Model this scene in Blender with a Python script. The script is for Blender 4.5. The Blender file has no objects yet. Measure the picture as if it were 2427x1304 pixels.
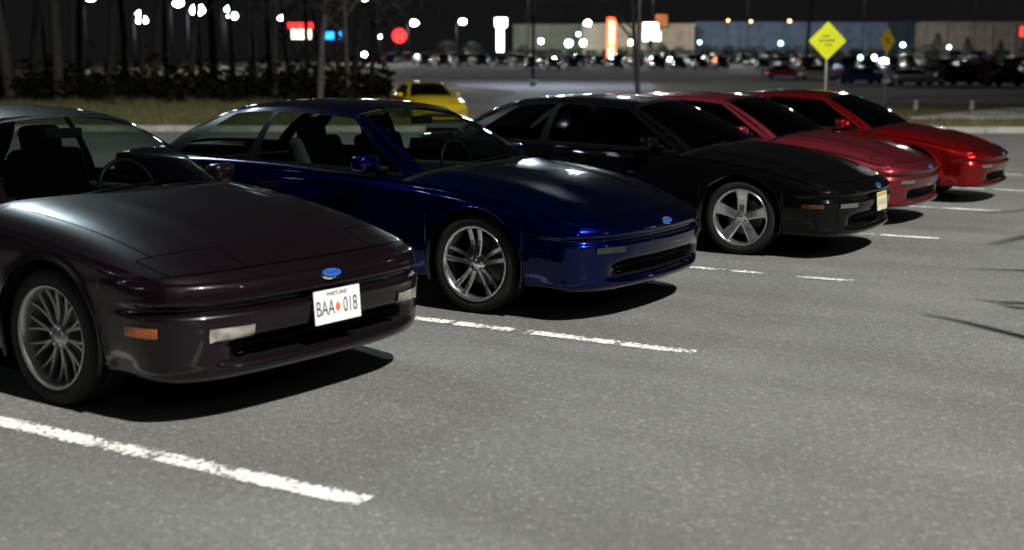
import bpy, bmesh, math, random
import numpy as np
from mathutils import Vector, Matrix
random.seed(7); np.random.seed(7)
scene = bpy.context.scene
COL = scene.collection

# ------------------------------------------------------------------ camera
CAM = Vector((2.6243, -3.3229, 1.4646))
YAW, PITCH, ROLL, FPX = 0.5475, 0.1566, 0.0018, 2985.3     # FPX: focal length in pixels of the 2427 px wide photograph
fw = Vector((-math.sin(YAW)*math.cos(PITCH), math.cos(YAW)*math.cos(PITCH), -math.sin(PITCH)))
rt = fw.cross(Vector((0, 0, 1))).normalized(); up = rt.cross(fw)
rt, up = rt*math.cos(ROLL)+up*math.sin(ROLL), up*math.cos(ROLL)-rt*math.sin(ROLL)
cd = bpy.data.cameras.new('camera'); cam = bpy.data.objects.new('camera', cd); COL.objects.link(cam)
cam.matrix_world = Matrix(((rt.x, up.x, -fw.x, CAM.x), (rt.y, up.y, -fw.y, CAM.y), (rt.z, up.z, -fw.z, CAM.z), (0, 0, 0, 1)))
cd.sensor_width = 36; cd.lens = FPX/2427*36; cd.clip_start = 0.05; cd.clip_end = 3000
cd.dof.use_dof = True; cd.dof.focus_distance = 8.0; cd.dof.aperture_fstop = 1.6
scene.camera = cam

# ------------------------------------------------------------------ world: night sky with a faint town glow at the horizon
world = bpy.data.worlds.new('World'); scene.world = world; world.use_nodes = True
wn = world.node_tree.nodes; wl = world.node_tree.links
bg = wn['Background']
sky = wn.new('ShaderNodeTexSky'); sky.sky_type = 'NISHITA'; sky.sun_disc = False
sky.sun_elevation = math.radians(-8); sky.sun_rotation = math.radians(40)
glow = wn.new('ShaderNodeMixRGB'); glow.blend_type = 'ADD'; glow.inputs[0].default_value = 1
glow.inputs[2].default_value = (0.078, 0.074, 0.082, 1)
wl.new(sky.outputs[0], glow.inputs[1]); wl.new(glow.outputs[0], bg.inputs[0])
bg.inputs[1].default_value = 0.09

# ------------------------------------------------------------------ key light: floodlight on a tall mast in front of the row
KEY = Vector((24, -3, 36)); KEY_AIM = Vector((1, 7.5, 0))
kd = bpy.data.lights.new('mast_floodlight', 'SPOT'); kd.energy = 215000; kd.color = (1.0, 0.985, 0.945)
kd.spot_size = math.radians(85); kd.spot_blend = 0.7; kd.shadow_soft_size = 0.75
ko = bpy.data.objects.new('mast_floodlight_light', kd); COL.objects.link(ko)
ko.location = KEY; ko.rotation_euler = (KEY_AIM-KEY).to_track_quat('-Z', 'Y').to_euler()

vs = scene.view_settings
vs.view_transform = 'Standard'; vs.look = 'None'; vs.exposure = 0.0; vs.gamma = 1.0; vs.use_curve_mapping = False
scene.render.filter_size = 2.2
scene.cycles.max_bounces = 8; scene.cycles.transparent_max_bounces = 16
scene.cycles.caustics_reflective = False; scene.cycles.caustics_refractive = False
scene.cycles.sample_clamp_indirect = 4

# ------------------------------------------------------------------ helpers
FH = Vector((-math.sin(YAW), math.cos(YAW), 0)); RH = Vector((math.cos(YAW), math.sin(YAW), 0))
YH = 180.5
def ground_z(d):
    return float(np.interp(d, [0, 58, 80, 100, 130, 170, 200, 260, 400, 900], [0, 0, .15, .45, 1.0, 2.2, 3.1, 4.2, 6, 9]))
def at(px, d, z=0.0):
    """world point d metres ahead of the camera, in the direction of photograph column px, at height z"""
    p = CAM + FH*d + RH*((px-1213.5)/FPX*d*1.0)
    return Vector((p.x, p.y, z))
def height_at(py, d):
    return CAM.z + (YH-py)*d/FPX

def nodes_of(m):
    m.use_nodes = True
    return m.node_tree.nodes, m.node_tree.links
def mat(name, col, rough=.5, metal=0., coat=0., spec=.5, emit=None, estr=0., **kw):
    m = bpy.data.materials.new(name); n, l = nodes_of(m); b = n['Principled BSDF']
    b.inputs['Base Color'].default_value = (*col, 1); b.inputs['Roughness'].default_value = rough
    b.inputs['Metallic'].default_value = metal; b.inputs['Coat Weight'].default_value = coat
    b.inputs['Coat Roughness'].default_value = kw.get('coat_rough', .03)
    b.inputs['Specular IOR Level'].default_value = spec
    if emit: b.inputs['Emission Color'].default_value = (*emit, 1); b.inputs['Emission Strength'].default_value = estr
    return m
def noisy(name, c1, c2, scale, rough=.8, detail=4, bump=0., bscale=None, lo=.35, hi=.65, spec=.3):
    m = mat(name, c1, rough, spec=spec); n, l = nodes_of(m); b = n['Principled BSDF']
    tc = n.new('ShaderNodeTexCoord'); nz = n.new('ShaderNodeTexNoise')
    nz.inputs['Scale'].default_value = scale; nz.inputs['Detail'].default_value = detail
    l.new(tc.outputs['Object'], nz.inputs['Vector'])
    cr = n.new('ShaderNodeValToRGB'); cr.color_ramp.elements[0].position = lo; cr.color_ramp.elements[1].position = hi
    cr.color_ramp.elements[0].color = (*c1, 1); cr.color_ramp.elements[1].color = (*c2, 1)
    l.new(nz.outputs[0], cr.inputs[0]); l.new(cr.outputs[0], b.inputs['Base Color'])
    if bump:
        n2 = n.new('ShaderNodeTexNoise'); n2.inputs['Scale'].default_value = bscale or scale*3; n2.inputs['Detail'].default_value = 3
        l.new(tc.outputs['Object'], n2.inputs['Vector'])
        bp = n.new('ShaderNodeBump'); bp.inputs['Strength'].default_value = bump; bp.inputs['Distance'].default_value = .02
        l.new(n2.outputs[0], bp.inputs['Height']); l.new(bp.outputs[0], b.inputs['Normal'])
    return m
def lamp_mat(name, col, s):
    m = bpy.data.materials.new(name); n, l = nodes_of(m); n.remove(n['Principled BSDF'])
    e = n.new('ShaderNodeEmission'); e.inputs[0].default_value = (*col, 1); e.inputs[1].default_value = s
    l.new(e.outputs[0], n['Material Output'].inputs[0]); return m
def paint(name, col, flake, fr=.38, metal=.75, spec=.12):
    """car paint: metallic flake base under a clear coat"""
    m = mat(name, col, fr, metal, 1.0, coat_rough=.02); n, l = nodes_of(m); b = n['Principled BSDF']
    b.inputs['Coat IOR'].default_value = 1.34; b.inputs['Specular IOR Level'].default_value = spec
    lw = n.new('ShaderNodeLayerWeight'); lw.inputs[0].default_value = .35
    mx = n.new('ShaderNodeMixRGB'); mx.inputs[1].default_value = (*flake, 1); mx.inputs[2].default_value = (*col, 1)
    l.new(lw.outputs['Facing'], mx.inputs[0]); l.new(mx.outputs[0], b.inputs['Base Color'])
    # dust film: slight roughness variation
    tc = n.new('ShaderNodeTexCoord'); nz = n.new('ShaderNodeTexNoise'); nz.inputs['Scale'].default_value = 5; nz.inputs['Detail'].default_value = 5
    l.new(tc.outputs['Object'], nz.inputs[0])
    mr = n.new('ShaderNodeMapRange'); mr.inputs[3].default_value = .012; mr.inputs[4].default_value = .032
    l.new(nz.outputs[0], mr.inputs[0]); l.new(mr.outputs[0], b.inputs['Coat Roughness'])
    return m
def glass(name, tint):
    m = bpy.data.materials.new(name); n, l = nodes_of(m); n.remove(n['Principled BSDF'])
    t = n.new('ShaderNodeBsdfTransparent'); t.inputs[0].default_value = (*tint, 1)
    g = n.new('ShaderNodeBsdfGlossy'); g.inputs['Roughness'].default_value = .01; g.inputs[0].default_value = (.9, .95, 1, 1)
    lw = n.new('ShaderNodeLayerWeight'); lw.inputs[0].default_value = .5
    pw = n.new('ShaderNodeMath'); pw.operation = 'POWER'; pw.inputs[1].default_value = 4.0; l.new(lw.outputs['Facing'], pw.inputs[0])
    f = n.new('ShaderNodeMath'); f.operation = 'MULTIPLY_ADD'; f.inputs[1].default_value = .90; f.inputs[2].default_value = .045; l.new(pw.outputs[0], f.inputs[0])
    mx = n.new('ShaderNodeMixShader'); l.new(f.outputs[0], mx.inputs[0]); l.new(t.outputs[0], mx.inputs[1]); l.new(g.outputs[0], mx.inputs[2])
    l.new(mx.outputs[0], n['Material Output'].inputs[0]); return m

def new_obj(name, me, parent=None, **props):
    o = bpy.data.objects.new(name, me); COL.objects.link(o)
    if parent: o.parent = parent
    for k, v in props.items(): o[k] = v
    return o
def mesh_obj(name, verts, faces, material, parent=None, smooth=False, **props):
    me = bpy.data.meshes.new(name); me.from_pydata([tuple(map(float, v)) for v in verts], [], faces); me.update()
    if smooth: me.polygons.foreach_set('use_smooth', [True]*len(me.polygons))
    if material: me.materials.append(material)
    return new_obj(name, me, parent, **props)
def bm_obj(name, bm, material, parent=None, smooth=False, **props):
    me = bpy.data.meshes.new(name); bmesh.ops.recalc_face_normals(bm, faces=bm.faces[:]); bm.to_mesh(me); bm.free()
    if smooth: me.polygons.foreach_set('use_smooth', [True]*len(me.polygons))
    if material: me.materials.append(material)
    return new_obj(name, me, parent, **props)
def empty(name, loc=(0, 0, 0), parent=None, rz=0., **props):
    o = bpy.data.objects.new(name, None); COL.objects.link(o); o.location = loc; o.rotation_euler = (0, 0, rz)
    o.empty_display_size = .1
    if parent: o.parent = parent
    for k, v in props.items(): o[k] = v
    return o
def copy_tree(o, parent=None):
    c = o.copy(); COL.objects.link(c); c.parent = parent
    for ch in o.children: copy_tree(ch, c)
    return c
def add_box(bm, c, s, bevel=0., seg=2, rot=None):
    r = bmesh.ops.create_cube(bm, size=1.0); vs_ = r['verts']
    M = Matrix.Translation(c) @ (rot.to_4x4() if rot else Matrix.Identity(4)) @ Matrix.Diagonal((*s, 1))
    bmesh.ops.transform(bm, matrix=M, verts=vs_)
    if bevel:
        es = list({e for v in vs_ for e in v.link_edges})
        bmesh.ops.bevel(bm, geom=es, offset=bevel, segments=seg, affect='EDGES', profile=.6)
def box(name, c, s, material, parent=None, bevel=0., seg=2, rot=None, smooth=False, **props):
    bm = bmesh.new(); add_box(bm, c, s, bevel, seg, rot); return bm_obj(name, bm, material, parent, smooth, **props)
def tube_data(path, radii, sides=6, verts=None, faces=None, cap=True):
    verts = [] if verts is None else verts; faces = [] if faces is None else faces
    b0 = len(verts); n = len(path)
    prev = None
    for i, p in enumerate(path):
        p = Vector(p)
        a = Vector(path[min(i+1, n-1)])-Vector(path[max(i-1, 0)])
        a = a.normalized() if a.length > 1e-9 else Vector((0, 0, 1))
        ref = prev if prev is not None else (Vector((1, 0, 0)) if abs(a.x) < .8 else Vector((0, 1, 0)))
        x = (ref-a*ref.dot(a)).normalized(); prev = x; y = a.cross(x)
        for k in range(sides):
            t = 2*math.pi*k/sides
            verts.append(p+(x*math.cos(t)+y*math.sin(t))*radii[i])
    for i in range(n-1):
        for k in range(sides):
            k2 = (k+1) % sides
            faces.append((b0+i*sides+k, b0+i*sides+k2, b0+(i+1)*sides+k2, b0+(i+1)*sides+k))
    if cap:
        faces.append(tuple(b0+k for k in range(sides))[::-1]); faces.append(tuple(b0+(n-1)*sides+k for k in range(sides)))
    return verts, faces
def tube(name, path, radii, material, parent=None, sides=8, **props):
    if not hasattr(radii, '__len__'): radii = [radii]*len(path)
    v, f = tube_data(path, radii, sides); return mesh_obj(name, v, f, material, parent, True, **props)
def lathe(prof, n=40, axis='y'):
    """profile of (radius, along) turned about an axis"""
    v, f = [], []
    for r, a in prof:
        for k in range(n):
            t = 2*math.pi*k/n; c, s = r*math.cos(t), r*math.sin(t)
            v.append((c, a, s) if axis == 'y' else (c, s, a))
    for i in range(len(prof)-1):
        for k in range(n):
            k2 = (k+1) % n; f.append((i*n+k, i*n+k2, (i+1)*n+k2, (i+1)*n+k))
    return v, f
def hermite(xs, ys):
    xs = np.array(xs, float); ys = np.array(ys, float); h = np.diff(xs); d = np.diff(ys)/h
    m = np.zeros_like(ys); m[1:-1] = (d[:-1]*h[1:]+d[1:]*h[:-1])/(h[:-1]+h[1:]); m[0] = d[0]; m[-1] = d[-1]
    def f(x):
        x = np.clip(np.asarray(x, float), xs[0], xs[-1]); i = np.clip(np.searchsorted(xs, x, 'right')-1, 0, len(xs)-2)
        t = (x-xs[i])/h[i]
        return ((2*t**3-3*t**2+1)*ys[i]+(t**3-2*t**2+t)*h[i]*m[i]+(-2*t**3+3*t**2)*ys[i+1]+(t**3-t**2)*h[i]*m[i+1])
    return f
def smooth01(a, b, x):
    t = np.clip((np.asarray(x, float)-a)/(b-a), 0, 1); return t*t*(3-2*t)
def emit(name, P, mask, material, parent, flip=False, **props):
    """one part from the cells of a vertex grid P[i,j,3] for which mask[i,j] holds"""
    ni, nj = P.shape[:2]; ids = -np.ones((ni, nj), int); verts = []; faces = []
    I, J = np.nonzero(mask)
    for i, j in zip(I, J):
        q = []
        for a, b in ((i, j), (i+1, j), (i+1, j+1), (i, j+1)):
            if ids[a, b] < 0: ids[a, b] = len(verts); verts.append(P[a, b])
            q.append(int(ids[a, b]))
        faces.append(tuple(q[::-1] if flip else q))
    if not faces: return None
    return mesh_obj(name, verts, faces, material, parent, True, **props)
def text_part(name, s, size, material, parent, loc, rot, extrude=.0008, shear=0., xscale=1.):
    cu = bpy.data.curves.new(name, 'FONT'); cu.body = s; cu.size = size; cu.extrude = extrude; cu.align_x = 'CENTER'; cu.align_y = 'CENTER'; cu.shear = shear
    t = bpy.data.objects.new(name, cu); COL.objects.link(t)
    dg = bpy.context.evaluated_depsgraph_get(); me = bpy.data.meshes.new_from_object(t.evaluated_get(dg))
    bpy.data.objects.remove(t); me.materials.clear(); me.materials.append(material)
    o = new_obj(name, me, parent); o.location = loc; o.rotation_euler = rot; o.scale = (xscale, 1, 1); return o

# ------------------------------------------------------------------ shared materials
M = {}
M['rubber'] = noisy('tyre_rubber', (.006, .006, .006), (.013, .013, .013), 30, .75)
M['black_trim'] = mat('black_trim', (.0035, .0035, .004), .4, spec=.06)
M['gap'] = mat('panel_gap', (.0003, .0003, .0003), 1., spec=0.)
M['interior'] = noisy('interior_cloth', (.010, .010, .011), (.02, .02, .021), 40, .9)
M['chrome'] = mat('chrome', (.75, .75, .76), .08, 1.)
M['alloy'] = mat('silver_alloy', (.74, .74, .75), .21, .95, .3)
M['chrome_alloy'] = mat('chrome_alloy', (.70, .70, .71), .17, .95)
M['alloy_grey'] = mat('grey_alloy', (.36, .36, .35), .30, .75)
M['alloy_dark'] = mat('dark_barrel', (.03, .03, .032), .5, .8)
M['disc'] = mat('brake_disc', (.12, .12, .12), .4, 1.)
M['lens_clear'] = mat('clear_lamp_lens', (.45, .43, .36), .12, 0, 1.)
M['lens_amber'] = mat('amber_lens', (.75, .17, .01), .15, 0, 1.)
for m_ in (M['lens_clear'], M['lens_amber']):
    n, l = nodes_of(m_); b = n['Principled BSDF']; tc = n.new('ShaderNodeTexCoord'); wv = n.new('ShaderNodeTexWave'); wv.inputs['Scale'].default_value = 22; wv.bands_direction = 'Y' if m_ is M['lens_clear'] else 'X'
    l.new(tc.outputs['Object'], wv.inputs[0]); bp = n.new('ShaderNodeBump'); bp.inputs['Distance'].default_value = .004; l.new(wv.outputs['Fac'], bp.inputs['Height']); l.new(bp.outputs[0], b.inputs['Normal'])
    gr = n.new('ShaderNodeTexNoise'); gr.inputs['Scale'].default_value = 14; l.new(tc.outputs['Object'], gr.inputs[0]); cr = n.new('ShaderNodeValToRGB'); c_ = b.inputs['Base Color'].default_value[:3]
    cr.color_ramp.elements[0].position = .35; cr.color_ramp.elements[1].position = .65; cr.color_ramp.elements[0].color = (*[q*.45 for q in c_], 1); cr.color_ramp.elements[1].color = (*c_, 1); l.new(gr.outputs[0], cr.inputs[0]); l.new(cr.outputs[0], b.inputs['Base Color'])
M['lens_dim'] = mat('dull_lamp_lens', (.09, .085, .07), .15, 0, 1.); M['lens_smoked'] = mat('smoked_lamp_lens', (.012, .012, .013), .12, 0, 1.); M['lens_amber_dim'] = mat('dull_amber_lens', (.08, .022, .003), .2, 0, 1.)
M['lens_red'] = mat('red_lens', (.25, .006, .006), .12, 0, 1.)
M['glass'] = glass('car_glass', (.62, .70, .64))
M['glass_dark'] = glass('tinted_car_glass', (.10, .11, .11))
M['mirror'] = mat('mirror_glass', (.8, .8, .8), .02, 1.)
M['plate_white'] = noisy('plate_white', (.66, .66, .63), (.76, .76, .73), 20, .4)
M['plate_cream'] = noisy('plate_cream', (.50, .46, .30), (.60, .56, .38), 20, .4)
M['ink'] = mat('plate_ink', (.03, .03, .035), .5)
M['ink_red'] = mat('plate_ink_red', (.60, .12, .05), .5)
M['ink_gold'] = mat('plate_gold', (.45, .26, .03), .5)
M['badge_blue'] = mat('badge_blue', (.03, .11, .42), .2, .3, 1.)
M['under'] = mat('underbody', (.006, .006, .006), .9, spec=.1)
P_PLUM = paint('plum_paint', (.0016, .0008, .0013), (.0050, .0016, .0032), .31, .3, .34)
P_BLUE = paint('deep_blue_paint', (.0004, .0009, .008), (.0006, .0035, .075), .215, .92)
P_BLACK = paint('black_paint', (.0012, .0012, .0014), (.0016, .0016, .0018), .3, .0, .03)
P_RED = paint('raspberry_red_paint', (.075, .007, .012), (.20, .020, .030), .34, .7, .3)
P_RED2 = paint('bright_red_paint', (.075, .0015, .002), (.30, .007, .007), .24, .8)
P_YELLOW = paint('yellow_paint', (.36, .25, .006), (.44, .31, .010), .4, .1)

# ------------------------------------------------------------------ ground, lot, road
SP = 2.83
def rd(px, d): return at(px, d)
# terrain sheet: under the lot it drops a little, beyond it rises towards the shops
def terrain():
    ds = [-60, -20, 0, 10, 20, 30, 33, 34.0, 34.5, 36, 40, 44, 48, 52, 56, 60, 66, 72, 80, 90, 100, 112, 125, 140, 155, 170, 185, 200, 230, 260, 320, 420, 600, 1000, 1800]
    rs = [-1500, -700, -350, -200, -140] + list(range(-110, 111, 5)) + [140, 200, 350, 700, 1500]
    v, f = [], []
    for d in ds:
        for r in rs:
            px = 1213.5+(r/max(d, 1))*FPX
            left = float(smooth01(1020, 900, px))
            z = ground_z(d)
            z += left*.16*float(smooth01(36, 50, d))*(1-float(smooth01(120, 200, d)))
            if d < 33.5: z = -.25
            elif d < 34.2: z = -.2
            else: z += .10+.03*math.sin(r*.7+d*.3)*float(smooth01(34, 40, d))
            p = CAM+FH*d+RH*r; v.append((p.x, p.y, z))
    n = len(rs)
    for i in range(len(ds)-1):
        for j in range(n-1): f.append((i*n+j, i*n+j+1, (i+1)*n+j+1, (i+1)*n+j))
    return v, f
v, f = terrain()
m_ground = noisy('dry_winter_grass', (.058, .048, .020), (.12, .098, .046), 1.3, .95, 6, .5, 14)
mesh_obj('ground', v, f, m_ground, None, True, kind='structure', label='dry winter grass ground rising towards the shops')

def asphalt(name, base=(.098, .098, .096), hi=(.140, .139, .134)):
    m = mat(name, base, .82, spec=.35); n, l = nodes_of(m); b = n['Principled BSDF']
    tc = n.new('ShaderNodeTexCoord')
    def nz(s, d, r=.6):
        x = n.new('ShaderNodeTexNoise'); x.inputs['Scale'].default_value = s; x.inputs['Detail'].default_value = d; x.inputs['Roughness'].default_value = r
        l.new(tc.outputs['Object'], x.inputs['Vector']); return x
    big = nz(.55, 5); mid = nz(9, 4); fine = nz(95, 3, .75)
    vo = n.new('ShaderNodeTexVoronoi'); vo.inputs['Scale'].default_value = 110; l.new(tc.outputs['Object'], vo.inputs['Vector'])
    r1 = n.new('ShaderNodeValToRGB'); e = r1.color_ramp.elements; e[0].position = .3; e[1].position = .7
    e[0].color = (*base, 1); e[1].color = (*hi, 1); l.new(big.outputs[0], r1.inputs[0])
    mx = n.new('ShaderNodeMixRGB'); mx.blend_type = 'MULTIPLY'; mx.inputs[0].default_value = .75
    r2 = n.new('ShaderNodeValToRGB'); e = r2.color_ramp.elements; e[0].position = .3; e[1].position = .72
    e[0].color = (.38, .38, .40, 1); e[1].color = (1.45, 1.42, 1.36, 1); l.new(fine.outputs[0], r2.inputs[0])
    l.new(r1.outputs[0], mx.inputs[1]); l.new(r2.outputs[0], mx.inputs[2])
    # scattered pale stones in the surface
    r3 = n.new('ShaderNodeValToRGB'); e = r3.color_ramp.elements; e[0].position = .62; e[1].position = .74
    vs2 = n.new('ShaderNodeTexVoronoi'); vs2.inputs['Scale'].default_value = 85; l.new(tc.outputs['Object'], vs2.inputs['Vector'])
    sep = n.new('ShaderNodeSeparateColor'); l.new(vs2.outputs['Color'], sep.inputs[0])
    r3.color_ramp.elements[0].position = .90; r3.color_ramp.elements[1].position = .97; l.new(sep.outputs[0], r3.inputs[0])
    m3 = n.new('ShaderNodeMixRGB'); m3.inputs[2].default_value = (.26, .25, .235, 1)
    sc_ = n.new('ShaderNodeMath'); sc_.operation = 'MULTIPLY'; sc_.inputs[1].default_value = .55; l.new(r3.outputs[0], sc_.inputs[0])
    l.new(sc_.outputs[0], m3.inputs[0]); l.new(mx.outputs[0], m3.inputs[1])
    # tyre polish / oil streaks
    mp = n.new('ShaderNodeMapping'); mp.inputs['Scale'].default_value = (.12, 1.1, 1); l.new(tc.outputs['Object'], mp.inputs[0])
    st = n.new('ShaderNodeTexNoise'); st.inputs['Scale'].default_value = 1.6; st.inputs['Detail'].default_value = 5; l.new(mp.outputs[0], st.inputs[0])
    r4 = n.new('ShaderNodeValToRGB'); e = r4.color_ramp.elements; e[0].position = .32; e[1].position = .55; e[0].color = (.82, .81, .80, 1); e[1].color = (1, 1, 1, 1)
    l.new(st.outputs[0], r4.inputs[0])
    m4 = n.new('ShaderNodeMixRGB'); m4.blend_type = 'MULTIPLY'; m4.inputs[0].default_value = 1; l.new(m3.outputs[0], m4.inputs[1]); l.new(r4.outputs[0], m4.inputs[2])
    r5 = n.new('ShaderNodeValToRGB'); e = r5.color_ramp.elements; e[0].position = .30; e[1].position = .70; e[0].color = (.62, .62, .63, 1); e[1].color = (1.38, 1.38, 1.36, 1)
    gr = nz(24, 7, .85); l.new(gr.outputs[0], r5.inputs[0])
    m5 = n.new('ShaderNodeMixRGB'); m5.blend_type = 'MULTIPLY'; m5.inputs[0].default_value = 1; l.new(m4.outputs[0], m5.inputs[1]); l.new(r5.outputs[0], m5.inputs[2])
    l.new(m5.outputs[0], b.inputs['Base Color'])
    bp = n.new('ShaderNodeBump'); bp.inputs['Strength'].default_value = .8; bp.inputs['Distance'].default_value = .006
    l.new(vo.outputs['Distance'], bp.inputs['Height'])
    b2 = n.new('ShaderNodeBump'); b2.inputs['Strength'].default_value = .5; b2.inputs['Distance'].default_value = .012
    l.new(mid.outputs[0], b2.inputs['Height']); l.new(bp.outputs[0], b2.inputs['Normal']); l.new(b2.outputs[0], b.inputs['Normal'])
    return m
M['asphalt'] = asphalt('lot_asphalt')
M['asphalt2'] = asphalt('street_asphalt', (.11, .115, .13), (.16, .165, .18))
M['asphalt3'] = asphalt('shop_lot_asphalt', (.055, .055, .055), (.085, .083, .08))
M['verge'] = noisy('dark_verge_grass', (.020, .021, .010), (.040, .038, .018), .9, .95, 5)
M['verge2'] = noisy('brown_verge_grass', (.030, .027, .013), (.058, .050, .026), .7, .95, 5)
def strip(name, rows, material, lift, **props):
    """sheet from rows of (px0, px1, d), laid on the terrain"""
    v, f = [], []; n = 9
    for a, b, d in rows:
        for k in range(n):
            p = at(a+(b-a)*k/(n-1), d); v.append((p.x, p.y, ground_z(d)+lift))
    for i in range(len(rows)-1):
        for k in range(n-1): f.append((i*n+k, i*n+k+1, (i+1)*n+k+1, (i+1)*n+k))
    return mesh_obj(name, v, f, material, None, True, kind='structure', **props)
# lot sheet
lot = [CAM+FH*d+RH*r for d, r in ((-30, -60), (-30, 60), (33.6, 60), (33.6, -60))]
mesh_obj('parking_lot', [(p.x, p.y, 0) for p in lot], [(0, 1, 2, 3)], M['asphalt'], None, kind='structure', label='grey asphalt parking lot surface')
strip('access_road', [(1010, 1560, 33.4), (1040, 1560, 40), (1070, 1560, 50), (1110, 1570, 60), (1180, 1550, 72), (1225, 1540, 82)], M['asphalt'], .125)
strip('street', [(1225, 1540, 82), (1215, 1545, 90), (1090, 1550, 104), (1060, 1540, 118), (1050, 1530, 126)], M['asphalt2'], .13)
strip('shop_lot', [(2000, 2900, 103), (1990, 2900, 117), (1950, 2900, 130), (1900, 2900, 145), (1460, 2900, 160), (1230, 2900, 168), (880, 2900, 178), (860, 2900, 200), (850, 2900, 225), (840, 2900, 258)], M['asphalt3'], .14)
strip('far_verge', [(830, 1900, 127), (830, 1840, 140), (830, 1430, 159), (830, 1200, 168), (830, 870, 177)], M['verge'], .135)
strip('near_verge', [(1575, 2100, 62), (1575, 2100, 75), (1570, 2700, 90), (1565, 2000, 102), (1555, 1960, 116), (1550, 1900, 127)], M['verge2'], .12)
# kerb along the far edge of the lot
M['concrete'] = noisy('kerb_concrete', (.25, .24, .21), (.36, .35, .31), 3, .9, 5, .2)
def kerb(name, px0, px1, d, label):
    bm = bmesh.new(); n = 14
    a, b = at(px0, d), at(px1, d); L = (b-a).length
    for k in range(n):
        c = a.lerp(b, (k+.5)/n); add_box(bm, (c.x, c.y, .03), (L/n-.012, .16, .25), .02, 2, Matrix.Rotation(YAW, 3, 'Z'))
    return bm_obj(name, bm, M['concrete'], None, kind='structure', label=label)
kerb('kerb_verge', -700, 1010, 33.6, 'pale concrete kerb along the grassy bank')
kerb('kerb_corner', 1560, 2900, 33.6, 'pale concrete kerb beside the sign lawn')
# concrete footpath on the lawn
fp = [(2150, 41.5), (2480, 41.5), (2520, 57), (2405, 56), (2280, 49)]
fv = [at(px, d, .155) for px, d in fp]
mesh_obj('footpath', fv+[p-Vector((0, 0, .08)) for p in fv], [tuple(range(5))]+[(i, (i+1) % 5, 5+(i+1) % 5, 5+i) for i in range(5)], M['concrete'], None, kind='structure', label='pale concrete footpath crossing the lawn')

# ------------------------------------------------------------------ painted stall lines
def paint_line_mat():
    m = mat('worn_line_paint', (.7, .7, .66), .7); n, l = nodes_of(m); b = n['Principled BSDF']
    tc = n.new('ShaderNodeTexCoord')
    nz = n.new('ShaderNodeTexNoise'); nz.inputs['Scale'].default_value = 38; nz.inputs['Detail'].default_value = 5; nz.inputs['Roughness'].default_value = .7
    n2 = n.new('ShaderNodeTexNoise'); n2.inputs['Scale'].default_value = 3.6; n2.inputs['Detail'].default_value = 3
    l.new(tc.outputs['Object'], nz.inputs[0]); l.new(tc.outputs['Object'], n2.inputs[0])
    k_ = n.new('ShaderNodeMath'); k_.operation = 'MULTIPLY_ADD'; k_.inputs[1].default_value = 2.0; k_.inputs[2].default_value = -.5; l.new(nz.outputs[0], k_.inputs[0])
    a = n.new('ShaderNodeMath'); a.operation = 'ADD'; l.new(k_.outputs[0], a.inputs[0])
    s = n.new('ShaderNodeMath'); s.operation = 'MULTIPLY'; s.inputs[1].default_value = 1.05; l.new(n2.outputs[0], s.inputs[0]); l.new(s.outputs[0], a.inputs[1])
    at_ = n.new('ShaderNodeAttribute'); at_.attribute_type = 'GEOMETRY'; at_.attribute_name = 'wear'
    w = n.new('ShaderNodeMath'); w.operation = 'ADD'; l.new(a.outputs[0], w.inputs[0]); l.new(at_.outputs['Fac'], w.inputs[1])
    # ragged edges: wear grows towards the sides of the stripe
    uv = n.new('ShaderNodeSeparateXYZ'); l.new(tc.outputs['Generated'], uv.inputs[0])
    e1 = n.new('ShaderNodeMath'); e1.operation = 'SUBTRACT'; e1.inputs[1].default_value = .5; l.new(uv.outputs['Y'], e1.inputs[0])
    e2 = n.new('ShaderNodeMath'); e2.operation = 'ABSOLUTE'; l.new(e1.outputs[0], e2.inputs[0])
    e3 = n.new('ShaderNodeMath'); e3.operation = 'POWER'; e3.inputs[1].default_value = 4; l.new(e2.outputs[0], e3.inputs[0])
    e4 = n.new('ShaderNodeMath'); e4.operation = 'MULTIPLY_ADD'; e4.inputs[1].default_value = 8.0; l.new(e3.outputs[0], e4.inputs[0]); l.new(w.outputs[0], e4.inputs[2])
    r = n.new('ShaderNodeValToRGB'); r.color_ramp.elements[0].position = .86; r.color_ramp.elements[1].position = .95
    l.new(e4.outputs[0], r.inputs[0])
    t = n.new('ShaderNodeBsdfTransparent'); mx = n.new('ShaderNodeMixShader'); l.new(r.outputs[0], mx.inputs[0])
    l.new(b.outputs[0], mx.inputs[1]); l.new(t.outputs[0], mx.inputs[2]); l.new(mx.outputs[0], n['Material Output'].inputs[0])
    cr = n.new('ShaderNodeValToRGB'); cr.color_ramp.elements[0].color = (.50, .50, .46, 1); cr.color_ramp.elements[1].color = (.78, .77, .72, 1)
    l.new(nz.outputs[0], cr.inputs[0]); l.new(cr.outputs[0], b.inputs['Base Color'])
    return m
M['line'] = paint_line_mat()
WEAR = [-.26, -.22, -.18, -.20, -.22, -.22, -.22, -.22]
LINE_LABELS = ['nearest white stall line in front of the plum car', 'worn white stall line between plum and blue cars', 'broken faded stall line between blue and black cars',
               'white stall line between black and raspberry cars', 'white stall line between the two red cars', 'far white stall line beyond the bright red car', 'next to last far white stall line', 'farthest white stall line']
GAPS = {0: [], 1: [(-1.56, .02), (-1.10, .05), (-.45, .03)], 2: [(-1.32, .03), (-.95, .03), (-.52, .13)], 3: [(-.55, .02)], 4: [(-.9, .02)], 5: [(-.7, .03)], 6: []}
rl_ = np.random.RandomState(3)
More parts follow.
